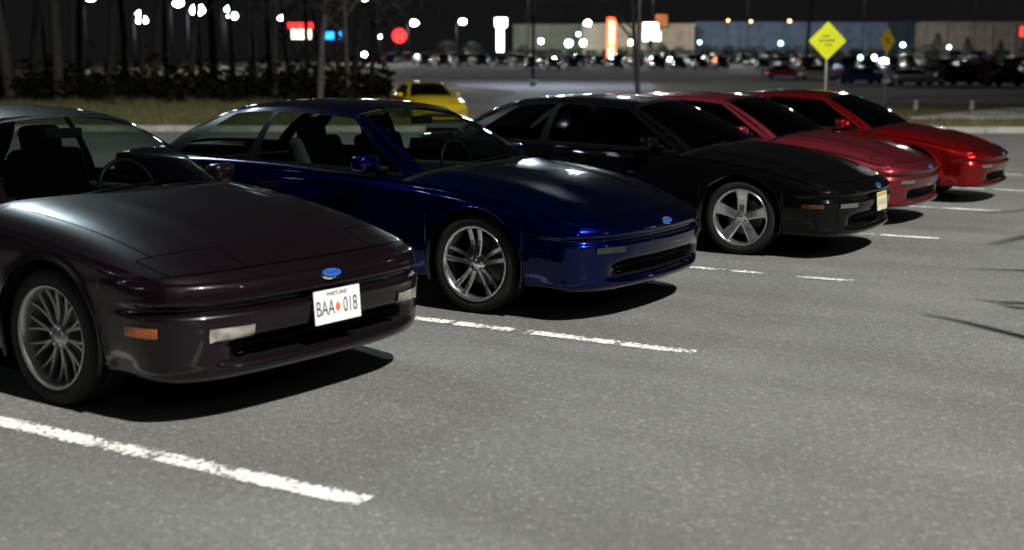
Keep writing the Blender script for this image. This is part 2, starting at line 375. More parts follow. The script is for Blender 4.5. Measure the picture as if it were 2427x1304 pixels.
for k in range(7):
    wd = .13; nseg = 130; v, f, wv = [], [], []
    base_n = np.interp(np.arange(nseg+1), np.arange(0, nseg+8, 8), rl_.normal(0, .05, len(np.arange(0, nseg+8, 8))))
    for i in range(nseg+1):
        x = -5.2+5.2*i/nseg; j_ = rl_.uniform(-.004, .004)
        w_ = WEAR[k]+float(base_n[i])+sum(.36*math.exp(-((x-c)/g)**4) for c, g in GAPS[k])+(.10 if x > -.05 else 0)
        v += [(x, -wd/2+j_, 0), (x, wd/2+j_, 0)]; wv += [w_, w_]
    for i in range(nseg): f.append((2*i, 2*i+2, 2*i+3, 2*i+1))
    o = mesh_obj('stall_line', v, f, M['line'], None, kind='structure', label=LINE_LABELS[k])
    a_ = o.data.attributes.new('wear', 'FLOAT', 'POINT'); a_.data.foreach_set('value', wv)
    o.location = (0.02*(k % 3), k*SP, .004)

# ------------------------------------------------------------------ sports coupe (all five of the row share this body)
XB, XF = -.56, .70                      # shoulder: from windscreen corner to front corner
sh_x = [-3.42, -3.3, -3.1, -2.9, -2.6, -2.1, -1.5, -.9, -.6, -.3, 0, .15, .32, .50, .60, .665, .70]
sh_y = [.70, .755, .80, .825, .838, .848, .856, .858, .856, .850, .842, .838, .834, .824, .811, .793, .772]
sh_z = [.872, .882, .888, .888, .880, .866, .848, .826, .808, .782, .744, .721, .690, .656, .636, .621, .610]
SHY, SHZ0 = hermite(sh_x, sh_y), hermite(sh_x, sh_z)
BOXY = [False]                          # the nearest car has the flatter bonnet and squarer nose of the older shape
def SHZ(x): return SHZ0(x)-(0 if BOXY[0] else .022*smooth01(.15, .70, x))
CZ = hermite([-.34, -.22, 0, .2, .43, .61, .74, .81, .855], [.905, .893, .866, .834, .780, .724, .670, .640, .606])
def front_x(t): return (.855-.055*np.abs(t)**2-.10*np.abs(t)**8) if BOXY[0] else (.872-.095*np.abs(t)**2-.077*np.abs(t)**7)
def hood_point(s, t):
    at_ = np.abs(t)
    xb = -.30-.26*at_**2.2; xf = front_x(t); x = xb+(xf-xb)*s
    xs = XB+(XF-XB)*s; y = t*SHY(xs); zs = SHZ(xs)
    zc = CZ(x if np.isscalar(x) else x)
    xc = -.30+(.855+.30)*s; zc = CZ(xc)-(0 if BOXY[0] else .022*smooth01(.45, 1, s))
    g = (.16*at_**2.2+.84*at_**9) if BOXY[0] else (.55*at_**2.4+.45*at_**7)
    z = zc+(zs-zc)*g
    if BOXY[0]: return np.stack([x, y, z+.006*np.exp(-((at_-.42)/.10)**2)*np.sin(np.pi*np.clip(s, 0, 1))], -1)
    z = z+.013*np.exp(-((at_-.80)/.13)**2)*(1-smooth01(.75, 1, s))*smooth01(0, .15, s)          # fender crest
    z = z-.010*np.exp(-((at_-.50)/.16)**2)*np.sin(np.pi*np.clip(s, 0, 1))**1.0                    # hollow beside the bonnet bulge
    z = z+.008*np.exp(-((at_)/.25)**2)*np.sin(np.pi*np.clip(s, 0, 1))
    return np.stack([x, y, z], -1)
def edges(lines, lo, hi, n):
    base = np.linspace(lo, hi, n); out = list(base)
    for c, w in lines:
        out = [b for b in out if abs(b-c) > w*1.2]+[c-w, c+w]
    return np.array(sorted(out))
def build_body(parent, pm, glassm, plate=None, badge=True, spoiler=False, amber=True):
    G = M['gap']; boxy = BOXY[0]
    # ---- bonnet / wing tops
    HS, HT = .955, .86
    s = edges([(.05, .004), (HS, .0034), (.80, .0030)], 0, 1, 58); t = edges([(HT, .0042), (-HT, .0042), (.50, .0042), (-.50, .0042), (.93, .0042), (-.93, .0042)], -1, 1, 81)
    Sg, Tg = np.meshgrid(s, t, indexing='ij'); P = hood_point(Sg, Tg)
    sm = (s[:-1]+s[1:])/2; tm = (t[:-1]+t[1:])/2; SM, TM = np.meshgrid(sm, tm, indexing='ij'); A = np.abs(TM)
    def near(v, c, w): return np.abs(v-c) < w
    gap = (near(SM, HS, .0034) & (A < .93)) | (near(A, HT, .0042) & (SM > .05) & (SM < .80)) | (near(A, .93, .0042) & (SM > .80) & (SM < HS)) | (near(A, .50, .0042) & (SM > .80) & (SM < HS)) | (near(SM, .80, .0030) & (A > .50) & (A < .93))
    cowl = SM < .05
    lid = (SM > .80) & (SM < HS) & (A > .50) & (A < .93) & ~gap
    hood = (SM > .05) & (SM < HS) & (A < HT) & ~gap & ~((SM > .80) & (A > .50))
    rest = ~(gap | cowl | lid | hood)
    body = empty('body', parent=parent)
    emit('hood', P, hood, pm, parent); emit('hood_gap', P, gap, G, body); emit('cowl_grille', P, cowl, M['black_trim'], parent)
    for sg in (1, -1): emit('headlight_lid', P, lid & (TM*sg > 0), pm, parent)
    emit('wing_top', P, rest, pm, body)
    # ---- wall: front fascia, sides, tail (half, then mirrored)
    RA, ZA = .352, .312
    xs_front = np.linspace(0, 1, 34)
    side = [XF]
    for c in (0., -2.611):
        th = np.linspace(0, math.pi, 41)
        side += [c+RA*1.0005]+list(c+RA*np.cos(th))+[c-RA*1.0005]
    side += list(np.linspace(.69, RA+.012, 20))+list(np.linspace(-RA-.012, -2.611+RA+.012, 64))+list(np.linspace(-2.611-RA-.012, -3.42, 22))
    for c in (-.50, -1.82): side = [q for q in side if abs(q-c) > .006]+[c-.0025, c+.0025]
    side = sorted(set(round(q, 5) for q in side if q < XF-.002), reverse=True)
    rear_t = np.linspace(1, 0, 18)
    st = []                                             # stations: shoulder point + arch data
    for tt in xs_front:
        q = hood_point(np.array(1.0), np.array(tt)); st.append((q[0], q[1], q[2], 0))
    for x in side: st.append((x, float(SHY(x)), float(SHZ(x)), 1))
    for tt in rear_t[1:]: st.append((-3.42-.14*(1-tt**2.5), .70*tt, .872+.033*(1-tt*tt), 2))
    st = np.array(st); n = len(st)
    nrm = np.zeros((n, 2))
    for i in range(n):
        a, b = st[max(i-1, 0)], st[min(i+1, n-1)]
        if i == 0: nn = np.array([1, 0.])
        elif i == n-1: nn = np.array([-1., 0])
        else:
            d = b[:2]-a[:2]; nn = np.array([-d[1], d[0]]); nn = -nn/np.linalg.norm(nn)*1.0
        nrm[i] = nn
    # front normals point +x / +y
    for i in range(n):
        if nrm[i, 1] < -1e-6 or (abs(nrm[i, 1]) < 1e-6 and ((nrm[i, 0] < 0) != (st[i, 3] == 2))): nrm[i] = -nrm[i]
    F = hermite([.185, .200, .212, .228, .245, .256, .266, .30, .335, .352, .37, .40, .44, .470, .484, .498, .512, .53, .555, .575, .595, .612], [.0, .030, .044, .046, .036, .014, -.03, -.045, -.035, .012, .038, .052, .058, .052, .028, .026, .046, .050, .043, .031, .016, -.002])
    FS = hermite([.185, .205, .225, .265, .32, .40, .44, .470, .484, .498, .512, .53, .55, .575, .60, .63], [.0, .022, .034, .036, .040, .046, .048, .045, .029, .027, .043, .046, .042, .032, .016, -.006])
    if BOXY[0]:
        F = hermite([.185, .200, .212, .228, .245, .256, .266, .30, .335, .352, .37, .40, .44, .472, .486, .505, .520, .545, .57, .590, .603, .612], [.0, .028, .040, .042, .034, .014, -.03, -.045, -.035, .012, .044, .056, .058, .054, .018, .016, .046, .046, .042, .034, .018, -.002])
        FS = hermite([.185, .205, .225, .265, .32, .40, .44, .472, .486, .505, .520, .545, .575, .60, .615], [.0, .024, .036, .040, .044, .048, .050, .046, .018, .016, .042, .043, .038, .026, -.002])
    SI = hermite([.18, .195, .215, .245, .265, .30, .40, .50, .58, .62, .68, .74, .80, .86, .95], [-.045, -.030, -.012, -.002, .004, .012, .024, .030, .030, .026, .022, .016, .010, .003, -.002])
    RE = hermite([.23, .26, .30, .40, .50, .56, .60, .66, .72, .80, .86, .95], [-.02, .03, .055, .07, .072, .066, .035, .03, .03, .02, .005, 0])
    NL = 58
    q = np.linspace(0, 1, NL)
    W = np.zeros((n, NL, 3))
    for i in range(n):
        x, y, zs, k = st[i]; tt = min(1, y/.772) if k == 0 else 1
        if k == 0: zb = .190
        elif k == 1:
            zb = float(np.interp(x, [-3.42, -3.0, -2.2, -.45, .42, .71], [.24, .22, .19, .19, .195, .190]))
            for c in (0., -2.611):
                dx = abs(x-c)
                if dx < RA*1.0001: zb = max(zb, ZA+math.sqrt(max(0, RA*RA-dx*dx)))
        else: zb = .24
        z = zs+(zb-zs)*q
        wf = 0; zr = z; z = z if boxy else z+.022*smooth01(.53, .585, z)
        if k == 0: off = F(z)*(1-smooth01(.55, .85, tt))+FS(z)*smooth01(.55, .85, tt)
        elif k == 1:
            wside = float(smooth01(.69, .40, x)); wr = float(smooth01(-3.0, -3.38, x))
            drop = (zs-.62)*0                                # groove keeps its height
            off = FS(z)*(1-wside)+SI(z)*wside
            off = off*np.clip((zs-z)/.03, 0, 1)**.7 if wside > 0 else off
            off = off*(1-wr)+RE(z)*wr
            for c in (0., -2.611):
                r = np.hypot(x-c, z-ZA); off = off+.010*np.exp(-((r-RA)/.022)**2)*(wside)
        else: off = RE(z)
        z = zr; W[i, :, 0] = x+nrm[i, 0]*off; W[i, :, 1] = y+nrm[i, 1]*off; W[i, :, 2] = z
        W[i, 0] = (x, y, zs)
    cx = (W[:-1, :-1, 0]+W[1:, 1:, 0])/2; cz = (W[:-1, :-1, 2]+W[1:, 1:, 2])/2; cy = (W[:-1, :-1, 1]+W[1:, 1:, 1])/2
    kx = (st[:-1, 0]+st[1:, 0])[:, None]/2+0*cz
    isfront = (np.arange(n-1)[:, None] < len(xs_front)-1)+(0*cz > 1)
    dgap = (np.abs(kx+.50) < .0026) | (np.abs(kx+1.82) < .0026)
    dgap &= cz > .22
    tfr = np.minimum(1, np.abs(st[:-1, 1])/.772)[:, None]+0*cz
    intake = isfront & (cz > .258) & (cz < .345) & (tfr < .72)
    door = (kx < -.5026) & (kx > -1.8174) & (cz > .225)
    sillgap = (kx < -.5026) & (kx > -1.8174) & (cz > .217) & (cz <= .225)
    fbump = ((isfront) | ((kx > .40) & (cz < .52) & (kx > 0))) & ~intake
    rearb = (kx < -3.05) & (cz < .57)
    bodyc = ~(dgap | intake | door | sillgap | fbump | rearb)
    tailp = (np.arange(n-1)[:, None] >= len(xs_front)-1+len(side)-5) & (cz > .64) & (cz < .78)
    bodyc &= ~tailp
    Wm = W.copy(); Wm[:, :, 1] *= -1
    # bumper parts cover both halves
    def both(name, mask, m, par):
        Wb = np.concatenate([Wm[::-1], W], 0); mk = np.concatenate([mask[::-1], np.zeros((1, mask.shape[1]), bool), mask], 0)
        return emit(name, Wb, mk, m, par)
    fb = both('front_bumper', fbump, pm, parent); both('intake_recess', intake, M['black_trim'], fb)
    both('rear_bumper', rearb, pm, parent)
    for Wx, sg in ((W, 1), (Wm, -1)):
        emit('side_panel', Wx, bodyc, pm, body); emit('door_gap', Wx, dgap | sillgap, G, body)
        dr = emit('door', Wx, door, pm, parent)
        box('handle', (-1.67, sg*.884, .735), (.17, .012, .035), M['black_trim'], dr, .005)
        emit('tail_lamp', Wx, tailp, M['lens_red'], parent)
        # wheel arch linings
        for c in (0., -2.611):
            v, f = [], []
            for a in range(29):
                th = -0.35+(math.pi+.7)*a/28
                for yy in (.45, .872): v.append((c+(RA+.004)*math.cos(th), sg*(yy-(0 if yy < .5 else .0)), ZA+(RA+.004)*math.sin(th)))
            for a in range(28): f.append((2*a, 2*a+1, 2*a+3, 2*a+2))
            b0 = len(v); v += [(c+(RA+.004)*math.cos(-.35+(math.pi+.7)*a/28), sg*.45, ZA+(RA+.004)*math.sin(-.35+(math.pi+.7)*a/28)) for a in range(29)]
            f.append(tuple(range(b0, b0+29)))
            mesh_obj('wheel_arch', v, f, M['under'], parent)
    # ---- greenhouse
    A0, A1, C1, C0 = np.array([-.52, .735, .818]), np.array([-1.16, .550, 1.200]), np.array([-2.34, .50, 1.212]), np.array([-2.92, .705, .900])
    def curve(pts, u):
        pts = np.array(pts); k = np.linspace(0, 1, len(pts)); return np.stack([hermite(k, pts[:, c])(u) for c in range(3)], -1)
    belt = lambda u: curve([A0, (-.92, .785, .842), (-1.45, .818, .864), (-2.0, .812, .880), (-2.5, .770, .892), C0], u)
    rail = lambda u: curve([A1, (-1.44, .570, 1.232), (-1.76, .576, 1.246), (-2.06, .556, 1.238), C1], u)
    def quad(e0, e1, na, nb, bulge, lines_a=(), lines_b=()):
        a = edges(lines_a, 0, 1, na); b = edges(lines_b, 0, 1, nb)
        X0, X1 = e0(a), e1(a)
        Pq = X0[:, None, :]*(1-b)[None, :, None]+X1[:, None, :]*b[None, :, None]
        Pq = Pq+bulge(a)[:, None, :]*(4*b*(1-b))[None, :, None]
        return Pq, (a[:-1]+a[1:])[:, None]/2+0*b[None, :-1], (b[:-1]+b[1:])[None, :]/2+0*a[:-1, None]
    # side glass
    AB0, AB1 = .545, .575
    Ps, SA, SB = quad(belt, rail, 61, 22, lambda a: np.stack([0*a, .028+0*a, .01+0*a], -1), ((.045, .002), (AB0, .002), (AB1, .002), (.90, .002)), ((.05, .003), (.915, .003)))
    gdoor = (SA > .045) & (SA < AB0) & (SB > .05) & (SB < .915); gq = (SA > AB1) & (SA < .90) & (SB > .05) & (SB < .915)
    pil = ~(gdoor | gq); apil = pil & ((SA < .045) | (SB > .915)); bp = pil & ~apil
    for sg in (1, -1):
        Px = Ps.copy(); Px[:, :, 1] *= sg
        dw = emit('side_window', Px, gdoor, glassm, parent); emit('quarter_window', Px, gq, glassm, parent)
        emit('window_pillar', Px, bp, M['black_trim'], parent); emit('roof_rail', Px, apil, pm, body)
        # belt shelf between shoulder and glass
        u = np.linspace(0, 1, 50); B = belt(u); S2 = np.stack([B[:, 0], SHY(B[:, 0]), SHZ(B[:, 0])], -1)
        Q = np.stack([S2, S2*.5+B*.5+np.array([0, .006, .010]), B+np.array([0, 0, .002])], 1); Q[:, :, 1] *= sg
        emit('belt_shelf', Q, np.ones((49, 2), bool), pm, body)
    # windscreen
    wsb = lambda u: np.stack([-.245-.275*np.abs(2*u-1)**2.2, (2*u-1)*.735, .890-.072*np.abs(2*u-1)**2.0], -1)
    wst = lambda u: np.stack([-1.03-.13*np.abs(2*u-1)**2.2, (2*u-1)*.55, 1.258-.058*np.abs(2*u-1)**2.2], -1)
    Pw, WA, WB = quad(wsb, wst, 49, 20, lambda a: np.stack([.025+0*a, 0*a, .028*(1-np.abs(2*a-1)**2)+.006], -1), ((.035, .002), (.965, .002)), ((.04, .004), (.955, .004)))
    gl = (WA > .035) & (WA < .965) & (WB > .04) & (WB < .955)
    emit('windshield', Pw, gl, glassm, parent); ap = (WA <= .035) | (WA >= .965); emit('windshield_trim', Pw, ~gl & ~ap, M['black_trim'], body); [emit('windshield_pillar', Pw, q_, pm, body) for q_ in (WA <= .035, WA >= .965)]
    # rear glass
    rgb = lambda u: np.stack([-3.18+.26*np.abs(2*u-1)**2.2, (2*u-1)*.70, .940-.040*np.abs(2*u-1)**2], -1)
    rgt = lambda u: np.stack([-2.42+.08*np.abs(2*u-1)**2.2, (2*u-1)*.50, 1.258-.046*np.abs(2*u-1)**2.2], -1)
    Pr, RAa, RBb = quad(rgb, rgt, 41, 18, lambda a: np.stack([-.03+0*a, 0*a, .035+0*a], -1), ((.06, .002), (.94, .002)), ((.06, .004), (.95, .004)))
    gl = (RAa > .06) & (RAa < .94) & (RBb > .06) & (RBb < .95)
    emit('rear_window', Pr, gl, glassm, parent); emit('hatch_frame', Pr, ~gl, M['black_trim'] if glassm is M['glass_dark'] else pm, body)
    # roof
    a = np.linspace(-1, 1, 37); b = np.linspace(0, 1, 30)
    top = wst((a+1)/2); bot = rgt((a+1)/2); rl = rail(b)
    RZ = hermite([-2.42, -2.1, -1.75, -1.4, -1.03], [1.258, 1.290, 1.302, 1.294, 1.258])
    Pf = np.zeros((37, 30, 3))
    for j, bb in enumerate(b):
        x = top[:, 0]*(1-bb)+bot[:, 0]*bb; hw = rl[j, 1]; zed = rl[j, 2]; xc = top[18, 0]*(1-bb)+bot[18, 0]*bb
        Pf[:, j, 0] = x; Pf[:, j, 1] = a*hw; Pf[:, j, 2] = RZ(xc)+(zed-RZ(xc))*(.6*np.abs(a)**2.2+.4*np.abs(a)**6)
    emit('roof', Pf, np.ones((36, 29), bool), pm, parent)
    # rear deck
    a = np.linspace(-1, 1, 33); b = np.linspace(0, 1, 12); Pd = np.zeros((33, 12, 3))
    for j, bb in enumerate(b):
        x0 = -3.16+.26*np.abs(a)**2.2; x1 = -3.56+.14*np.abs(a)**2.5; x = x0+(x1-x0)*bb
        hw = SHY(-2.9-.52*bb); zc = .940-.035*bb; zs = SHZ(-2.9-.52*bb)
        Pd[:, j, 0] = x; Pd[:, j, 1] = a*hw; Pd[:, j, 2] = zc+(zs-zc)*np.abs(a)**2.5
    emit('rear_deck', Pd, np.ones((32, 11), bool), pm, body)
    if spoiler:
        u = np.linspace(-1, 1, 25); path = [(-3.45+.16*abs(k)**2.5, k*.70, 1.075-.15*abs(k)**6) for k in u]
        v, f = [], []
        prof = [(.10, 0), (.05, .016), (-.02, .018), (-.09, .006), (-.05, -.008), (.05, -.008)]
        for p in path:
            for dx, dz in prof: v.append((p[0]+dx, p[1], p[2]+dz))
        for i in range(24):
            for k in range(6): f.append((i*6+k, i*6+(k+1) % 6, (i+1)*6+(k+1) % 6, (i+1)*6+k))
        sp_ = mesh_obj('rear_spoiler', v, f, pm, parent, True)
        for yy in (-.45, .45): box('spoiler_post', (-3.43, yy, 1.0), (.09, .03, .14), pm, sp_, .008)
    # ---- lamps, plate, badge, trim, interior
    def wall_pt(tt, z, out=.0):
        """point on the front fascia at fraction tt of the half width (signed) and height z"""
        i = int(np.argmin(np.abs(st[:len(xs_front), 1]-abs(tt)*.772))); j = int(np.argmin(np.abs(W[i, :, 2]-z)))
        p = W[i, j]+np.array([nrm[i, 0], nrm[i, 1], 0])*out; return np.array([p[0], math.copysign(p[1], tt) if tt else 0, p[2]])
    for sg in (1, -1):
        # turn lamp let into the lower bumper
        v, f = [], []
        ts, zz = (np.linspace(.60, .86, 9), np.linspace(.415, .362, 4)) if boxy else (np.linspace(.66, .90, 9), np.linspace(.452, .420, 4))
        for tq in ts:
            for z in zz: v.append(tuple(wall_pt(sg*tq, z, .009)))
        for i in range(8):
            for j in range(3): f.append((i*4+j, i*4+j+1, (i+1)*4+j+1, (i+1)*4+j))
        tl = mesh_obj('turn_lamp', v, f, M['lens_clear'], parent, True)
        tl.data.materials[0] = M['lens_clear'] if boxy else (M['lens_smoked'] if pm is P_BLUE else M['lens_dim'])
        # amber side marker
        if amber:
            v, f = [], []; q0 = [k for k in range(n) if st[k, 3] == 1 and .515 < st[k, 0] < .675]
            for k in q0:
                for z in ((.428, .414, .400, .386) if boxy else (.450, .440, .430, .420)):
                    yy = float(np.interp(z, W[k, ::-1, 2], W[k, ::-1, 1])); xx = float(np.interp(z, W[k, ::-1, 2], W[k, ::-1, 0])); v.append((xx+nrm[k, 0]*.006, sg*(yy+nrm[k, 1]*.006), z))
            for a_ in range(len(q0)-1):
                for b_ in range(3): f.append((a_*4+b_, a_*4+b_+1, (a_+1)*4+b_+1, (a_+1)*4+b_))
            mesh_obj('side_marker', v, f, M['lens_amber'] if boxy else M['lens_amber_dim'], parent, True)
        # door mirror
        bm = bmesh.new(); add_box(bm, (0, 0, 0), (.11, .17, .105), .042, 4)
        for vv in bm.verts: vv.co.x -= .10*abs(vv.co.y/.1)*.25*(1 if vv.co.y*sg > 0 else 0)
        mr = bm_obj('door_mirror', bm, pm, parent, True); mr.location = (-.80, sg*.905, .905)
        box('mirror_glass', (-.062, 0, 0), (.004, .15, .085), M['mirror'], mr)
        box('mirror_foot', (.03, -sg*.10, -.035), (.09, .09, .03), M['black_trim'], mr, .01)
        # wiper
    for zb_ in (.318, .288):
        tube('grille_bar', [tuple(wall_pt(tq, zb_, .022)) for tq in np.linspace(-.66, .66, 15)], .006, M['black_trim'], fb, 5)
    for y0, y1 in ((-.55, .02), (.02, .55)):
        pts = []
        for k in range(7):
            u = k/6; yy = y0+(y1-y0)*u; b_ = wsb(np.array((yy/.735+1)/2)); pts.append((b_[0]-.03-.05*u, b_[1], b_[2]+.020+.018*u))
        tube('wiper', pts, .008, M['black_trim'], parent, 5)
    if plate: plate(parent)
    if badge:
        b0 = wall_pt(0, .580 if boxy else .562, 0.0)
        bd = empty('badge', (b0[0]+.004, 0, b0[2]), parent); bd.rotation_euler = (0, math.radians(-48), 0)
        for nm, a_, b_, h_, mm in (('badge_rim', .064, .028, .004, M['chrome']), ('badge_field', .058, .023, .0062, M['badge_blue'])):
            v = [(h_, a_*math.cos(k/28*2*math.pi), b_*math.sin(k/28*2*math.pi)) for k in range(28)]+[(-.01, a_*math.cos(k/28*2*math.pi), b_*math.sin(k/28*2*math.pi)) for k in range(28)]
            mesh_obj(nm, v, [tuple(range(28))]+[(k, (k+1) % 28, 28+(k+1) % 28, 28+k) for k in range(28)], mm, bd)
        text_part('badge_script', 'Ford', .034, M['chrome'], bd, (.0066, 0, 0), (math.pi/2, 0, math.pi/2), .0004, .3, 1.1)
    # interior
    ib = bmesh.new(); add_box(ib, (-1.75, 0, .30), (2.9, 1.50, .22), .04); add_box(ib, (-.68, 0, .68), (.42, 1.36, .22), .08, 3); add_box(ib, (-2.80, 0, .64), (.6, 1.25, .36), .05)
    add_box(ib, (-1.4, .79, .57), (1.6, .05, .48), .02); add_box(ib, (-1.4, -.79, .57), (1.6, .05, .48), .02); add_box(ib, (-1.4, 0, .48), (1.1, .2, .2), .04)
    bm_obj('cabin', ib, M['interior'], parent)
    for sg in (1, -1):
        bm = bmesh.new()
        add_box(bm, (-1.30, sg*.36, .50), (.50, .48, .16), .06, 3)
        add_box(bm, (-1.64, sg*.36, .78), (.15, .47, .54), .065, 3, Matrix.Rotation(-.30, 3, 'Y'))
        add_box(bm, (-1.745, sg*.36, 1.09), (.10, .25, .17), .045, 3, Matrix.Rotation(-.25, 3, 'Y'))
        bm_obj('seat', bm, M['interior'], parent, True)
    bm = bmesh.new(); add_box(bm, (-2.45, 0, .70), (.14, 1.05, .36), .05, 3, Matrix.Rotation(-.35, 3, 'Y')); bm_obj('rear_seat', bm, M['interior'], parent, True)
    tp = [(-.97-.10*math.sin(a)*.4, .36+.185*math.cos(a), .82+.175*math.sin(a)) for a in np.linspace(0, 2*math.pi, 25)]
    tube('steering_wheel', tp, .014, M['black_trim'], parent, 6)
    box('interior_mirror', (-1.02, 0, 1.16), (.03, .22, .055), M['black_trim'], parent, .01)
    # floor pan
    box('underbody', (-1.35, 0, .245), (3.6, 1.1, .09), M['under'], parent, .02)

# ---- wheels
def spoke_bar(bm, r0, r1, w0, w1, a0, a1, y0, y1, th):
    """bar from radius r0 at angle a0 to r1 at a1, dished from y0 (hub) to y1 (rim)"""
    k = 5; ring = []
    for i in range(k+1):
        u = i/k; r = r0+(r1-r0)*u; a = a0+(a1-a0)*u; w = w0+(w1-w0)*u*u; yc = y0+(y1-y0)*u+.010*math.sin(math.pi*u)
        c = Vector((r*math.cos(a), 0, r*math.sin(a))); tn = Vector((-math.sin(a), 0, math.cos(a)))
        q = [c-tn*w/2+Vector((0, yc+.006, 0)), c-tn*w*.32+Vector((0, yc, 0)), c+tn*w*.32+Vector((0, yc, 0)), c+tn*w/2+Vector((0, yc+.006, 0)), c+tn*w*.40+Vector((0, yc+th, 0)), c-tn*w*.40+Vector((0, yc+th, 0))]
        ring.append([bm.verts.new(p) for p in q])
    for i in range(k):
        for j in range(6): bm.faces.new((ring[i][j], ring[i][(j+1) % 6], ring[i+1][(j+1) % 6], ring[i+1][j]))
    bm.faces.new(ring[0]); bm.faces.new(ring[-1][::-1])
TYRE = lathe([(.232, -.095), (.245, -.104), (.275, -.108), (.298, -.100), (.309, -.085), (.312, -.06), (.313, -.02), (.306, -.019), (.306, -.012), (.313, -.011), (.313, .03), (.306, .031), (.306, .038), (.313, .039), (.312, .06), (.305, .09), (.28, .105), (.232, .095)], 56)
RIM = lathe([(.236, -.098), (.238, -.105), (.232, -.108), (.222, -.100), (.216, -.080), (.210, -.050), (.205, .0), (.21, .08), (.23, .095)], 56)
def wheel_proto(kind):
    w = empty('wheel')
    mesh_obj('tyre', *TYRE, M['rubber'], w, True)
    mt = {'mesh': M['alloy_grey'], 'twin': M['chrome_alloy'], 'star': M['alloy']}[kind]
    mesh_obj('rim', *RIM, mt, w, True)
    v, f = lathe([(.0, .03), (.15, .03), (.15, .045), (.0, .045)], 32); mesh_obj('brake_disc', v, f, M['disc'], w)
    v, f = lathe([(.0, .06), (.205, .06)], 32); mesh_obj('backing_plate', v, f, M['under'], w)
    if kind == 'mesh':
        proto = None
        for k in range(10):
            bm = bmesh.new(); a = 2*math.pi*k/10
            spoke_bar(bm, .045, .214, .016, .012, a-.02, a+.16, -.060, -.072, .022); spoke_bar(bm, .045, .214, .016, .012, a+.02, a-.16, -.058, -.070, .022)
            bm_obj('spoke', bm, mt, w)
    elif kind == 'twin':
        for k in range(5):
            bm = bmesh.new(); a = 2*math.pi*k/5+.45
            spoke_bar(bm, .050, .215, .030, .034, a-.25, a-.17, -.072, -.088, .03); spoke_bar(bm, .050, .215, .030, .034, a+.25, a+.17, -.072, -.088, .03)
            bm_obj('spoke', bm, mt, w)
    else:
        for k in range(5):
            bm = bmesh.new(); a = 2*math.pi*k/5+.28
            spoke_bar(bm, .03, .217, .070, .105, a, a, -.068, -.092, .035)
            bm_obj('spoke', bm, mt, w)
    v, f = lathe([(.0, -.078), (.022, -.077), (.030, -.070), (.055, -.066), (.062, -.05), (.062, -.02)], 28); mesh_obj('hub', v, f, mt, w, True)
    for k in range(5):
        a = 2*math.pi*k/5+.6
        v, f = lathe([(.0, -.0), (.008, .0), (.010, .02)], 8); o = mesh_obj('wheel_nut', v, f, M['chrome'], w); o.location = (.044*math.cos(a), -.071, .044*math.sin(a))
    return w
def put_wheels(car, kind, steer=0., turn=0.):
    w0 = wheel_proto(kind)
    for i, (x, sg) in enumerate(((0, -1), (0, 1), (-2.611, -1), (-2.611, 1))):
        w = w0 if i == 0 else copy_tree(w0)
        w.parent = car; w.location = (x, sg*.752, .3135)
        w.rotation_euler = (0, turn+.37*i, (0 if sg < 0 else math.pi)+(steer if x == 0 else 0))

def plate_white(parent):
    p = empty('license_plate', (.925, .01, .432), parent); p.rotation_euler = (0, math.radians(-4), 0)
    box('plate_sheet', (0, 0, 0), (.004, .305, .152), M['plate_white'], p, .0018)
    R = (math.pi/2, 0, math.pi/2)
    text_part('plate_number', 'BAA', .098, M['ink'], p, (.0026, -.083, -.008), R, .0004, 0, .66)
    text_part('plate_number', '018', .098, M['ink'], p, (.0026, .083, -.008), R, .0004, 0, .66)
    text_part('plate_state', 'MARYLAND', .026, M['ink'], p, (.0026, 0, .056), R)
    v = [(.0026, .017*math.sin(k*math.pi/3), -.008+.022*math.cos(k*math.pi/3)) for k in range(6)]
    mesh_obj('plate_shield', v, [tuple(range(6))], M['ink_red'], p)
    box('plate_bracket', (-.03, 0, -.01), (.05, .31, .13), M['black_trim'], p, .005)
def plate_cream(parent):
    p = empty('license_plate', (.942, .0, .432), parent); p.rotation_euler = (0, math.radians(-4), 0)
    box('plate_sheet', (0, 0, 0), (.004, .305, .152), M['plate_cream'], p, .0018)
    box('plate_band', (.0024, 0, .058), (.001, .290, .022), M['ink_gold'], p)
    for k in range(6): box('plate_number', (.0024, -.105+.042*k, -.008), (.001, .020, .05), mat('faded_ink', (.30, .27, .18), .5) if k == 0 else bpy.data.materials['faded_ink'], p)
    box('plate_bracket', (-.03, 0, -.01), (.05, .31, .13), M['black_trim'], p, .005)

def coupe(label, loc, rz, pm, glassm, wheel, plate=None, badge=True, spoiler=False, group='coupes parked in the row', turn=0., amber=True):
    c = empty('parked_car', (loc[0], loc[1], 0), None, rz, label=label, category='car', group=group)
    build_body(c, pm, glassm, plate, badge, spoiler, amber); put_wheels(c, wheel, 0, turn); return c
BOXY[0] = True
coupe('dark plum coupe with white front plate and fine-spoked wheels, nearest of the row', (-1.93, 1.146), -.06, P_PLUM, M['glass'], 'mesh', plate_white, turn=.2)
BOXY[0] = False
coupe('deep blue coupe with twin-spoke wheels parked beside the plum car', (-1.589, 4.010), -.018, P_BLUE, M['glass'], 'twin', turn=.1, amber=False)
coupe('black coupe with silver star wheels and cream front plate', (-1.174, 7.355), .0136, P_BLACK, M['glass_dark'], 'star', plate_cream, True)
coupe('raspberry red coupe between the black car and the bright red car', (-1.35, 9.95), 0., P_RED, M['glass_dark'], 'star', amber=False)
coupe('bright red coupe at the far end of the row', (-1.15, 12.75), 0.01, P_RED2, M['glass_dark'], 'star', None, True, True, amber=False)

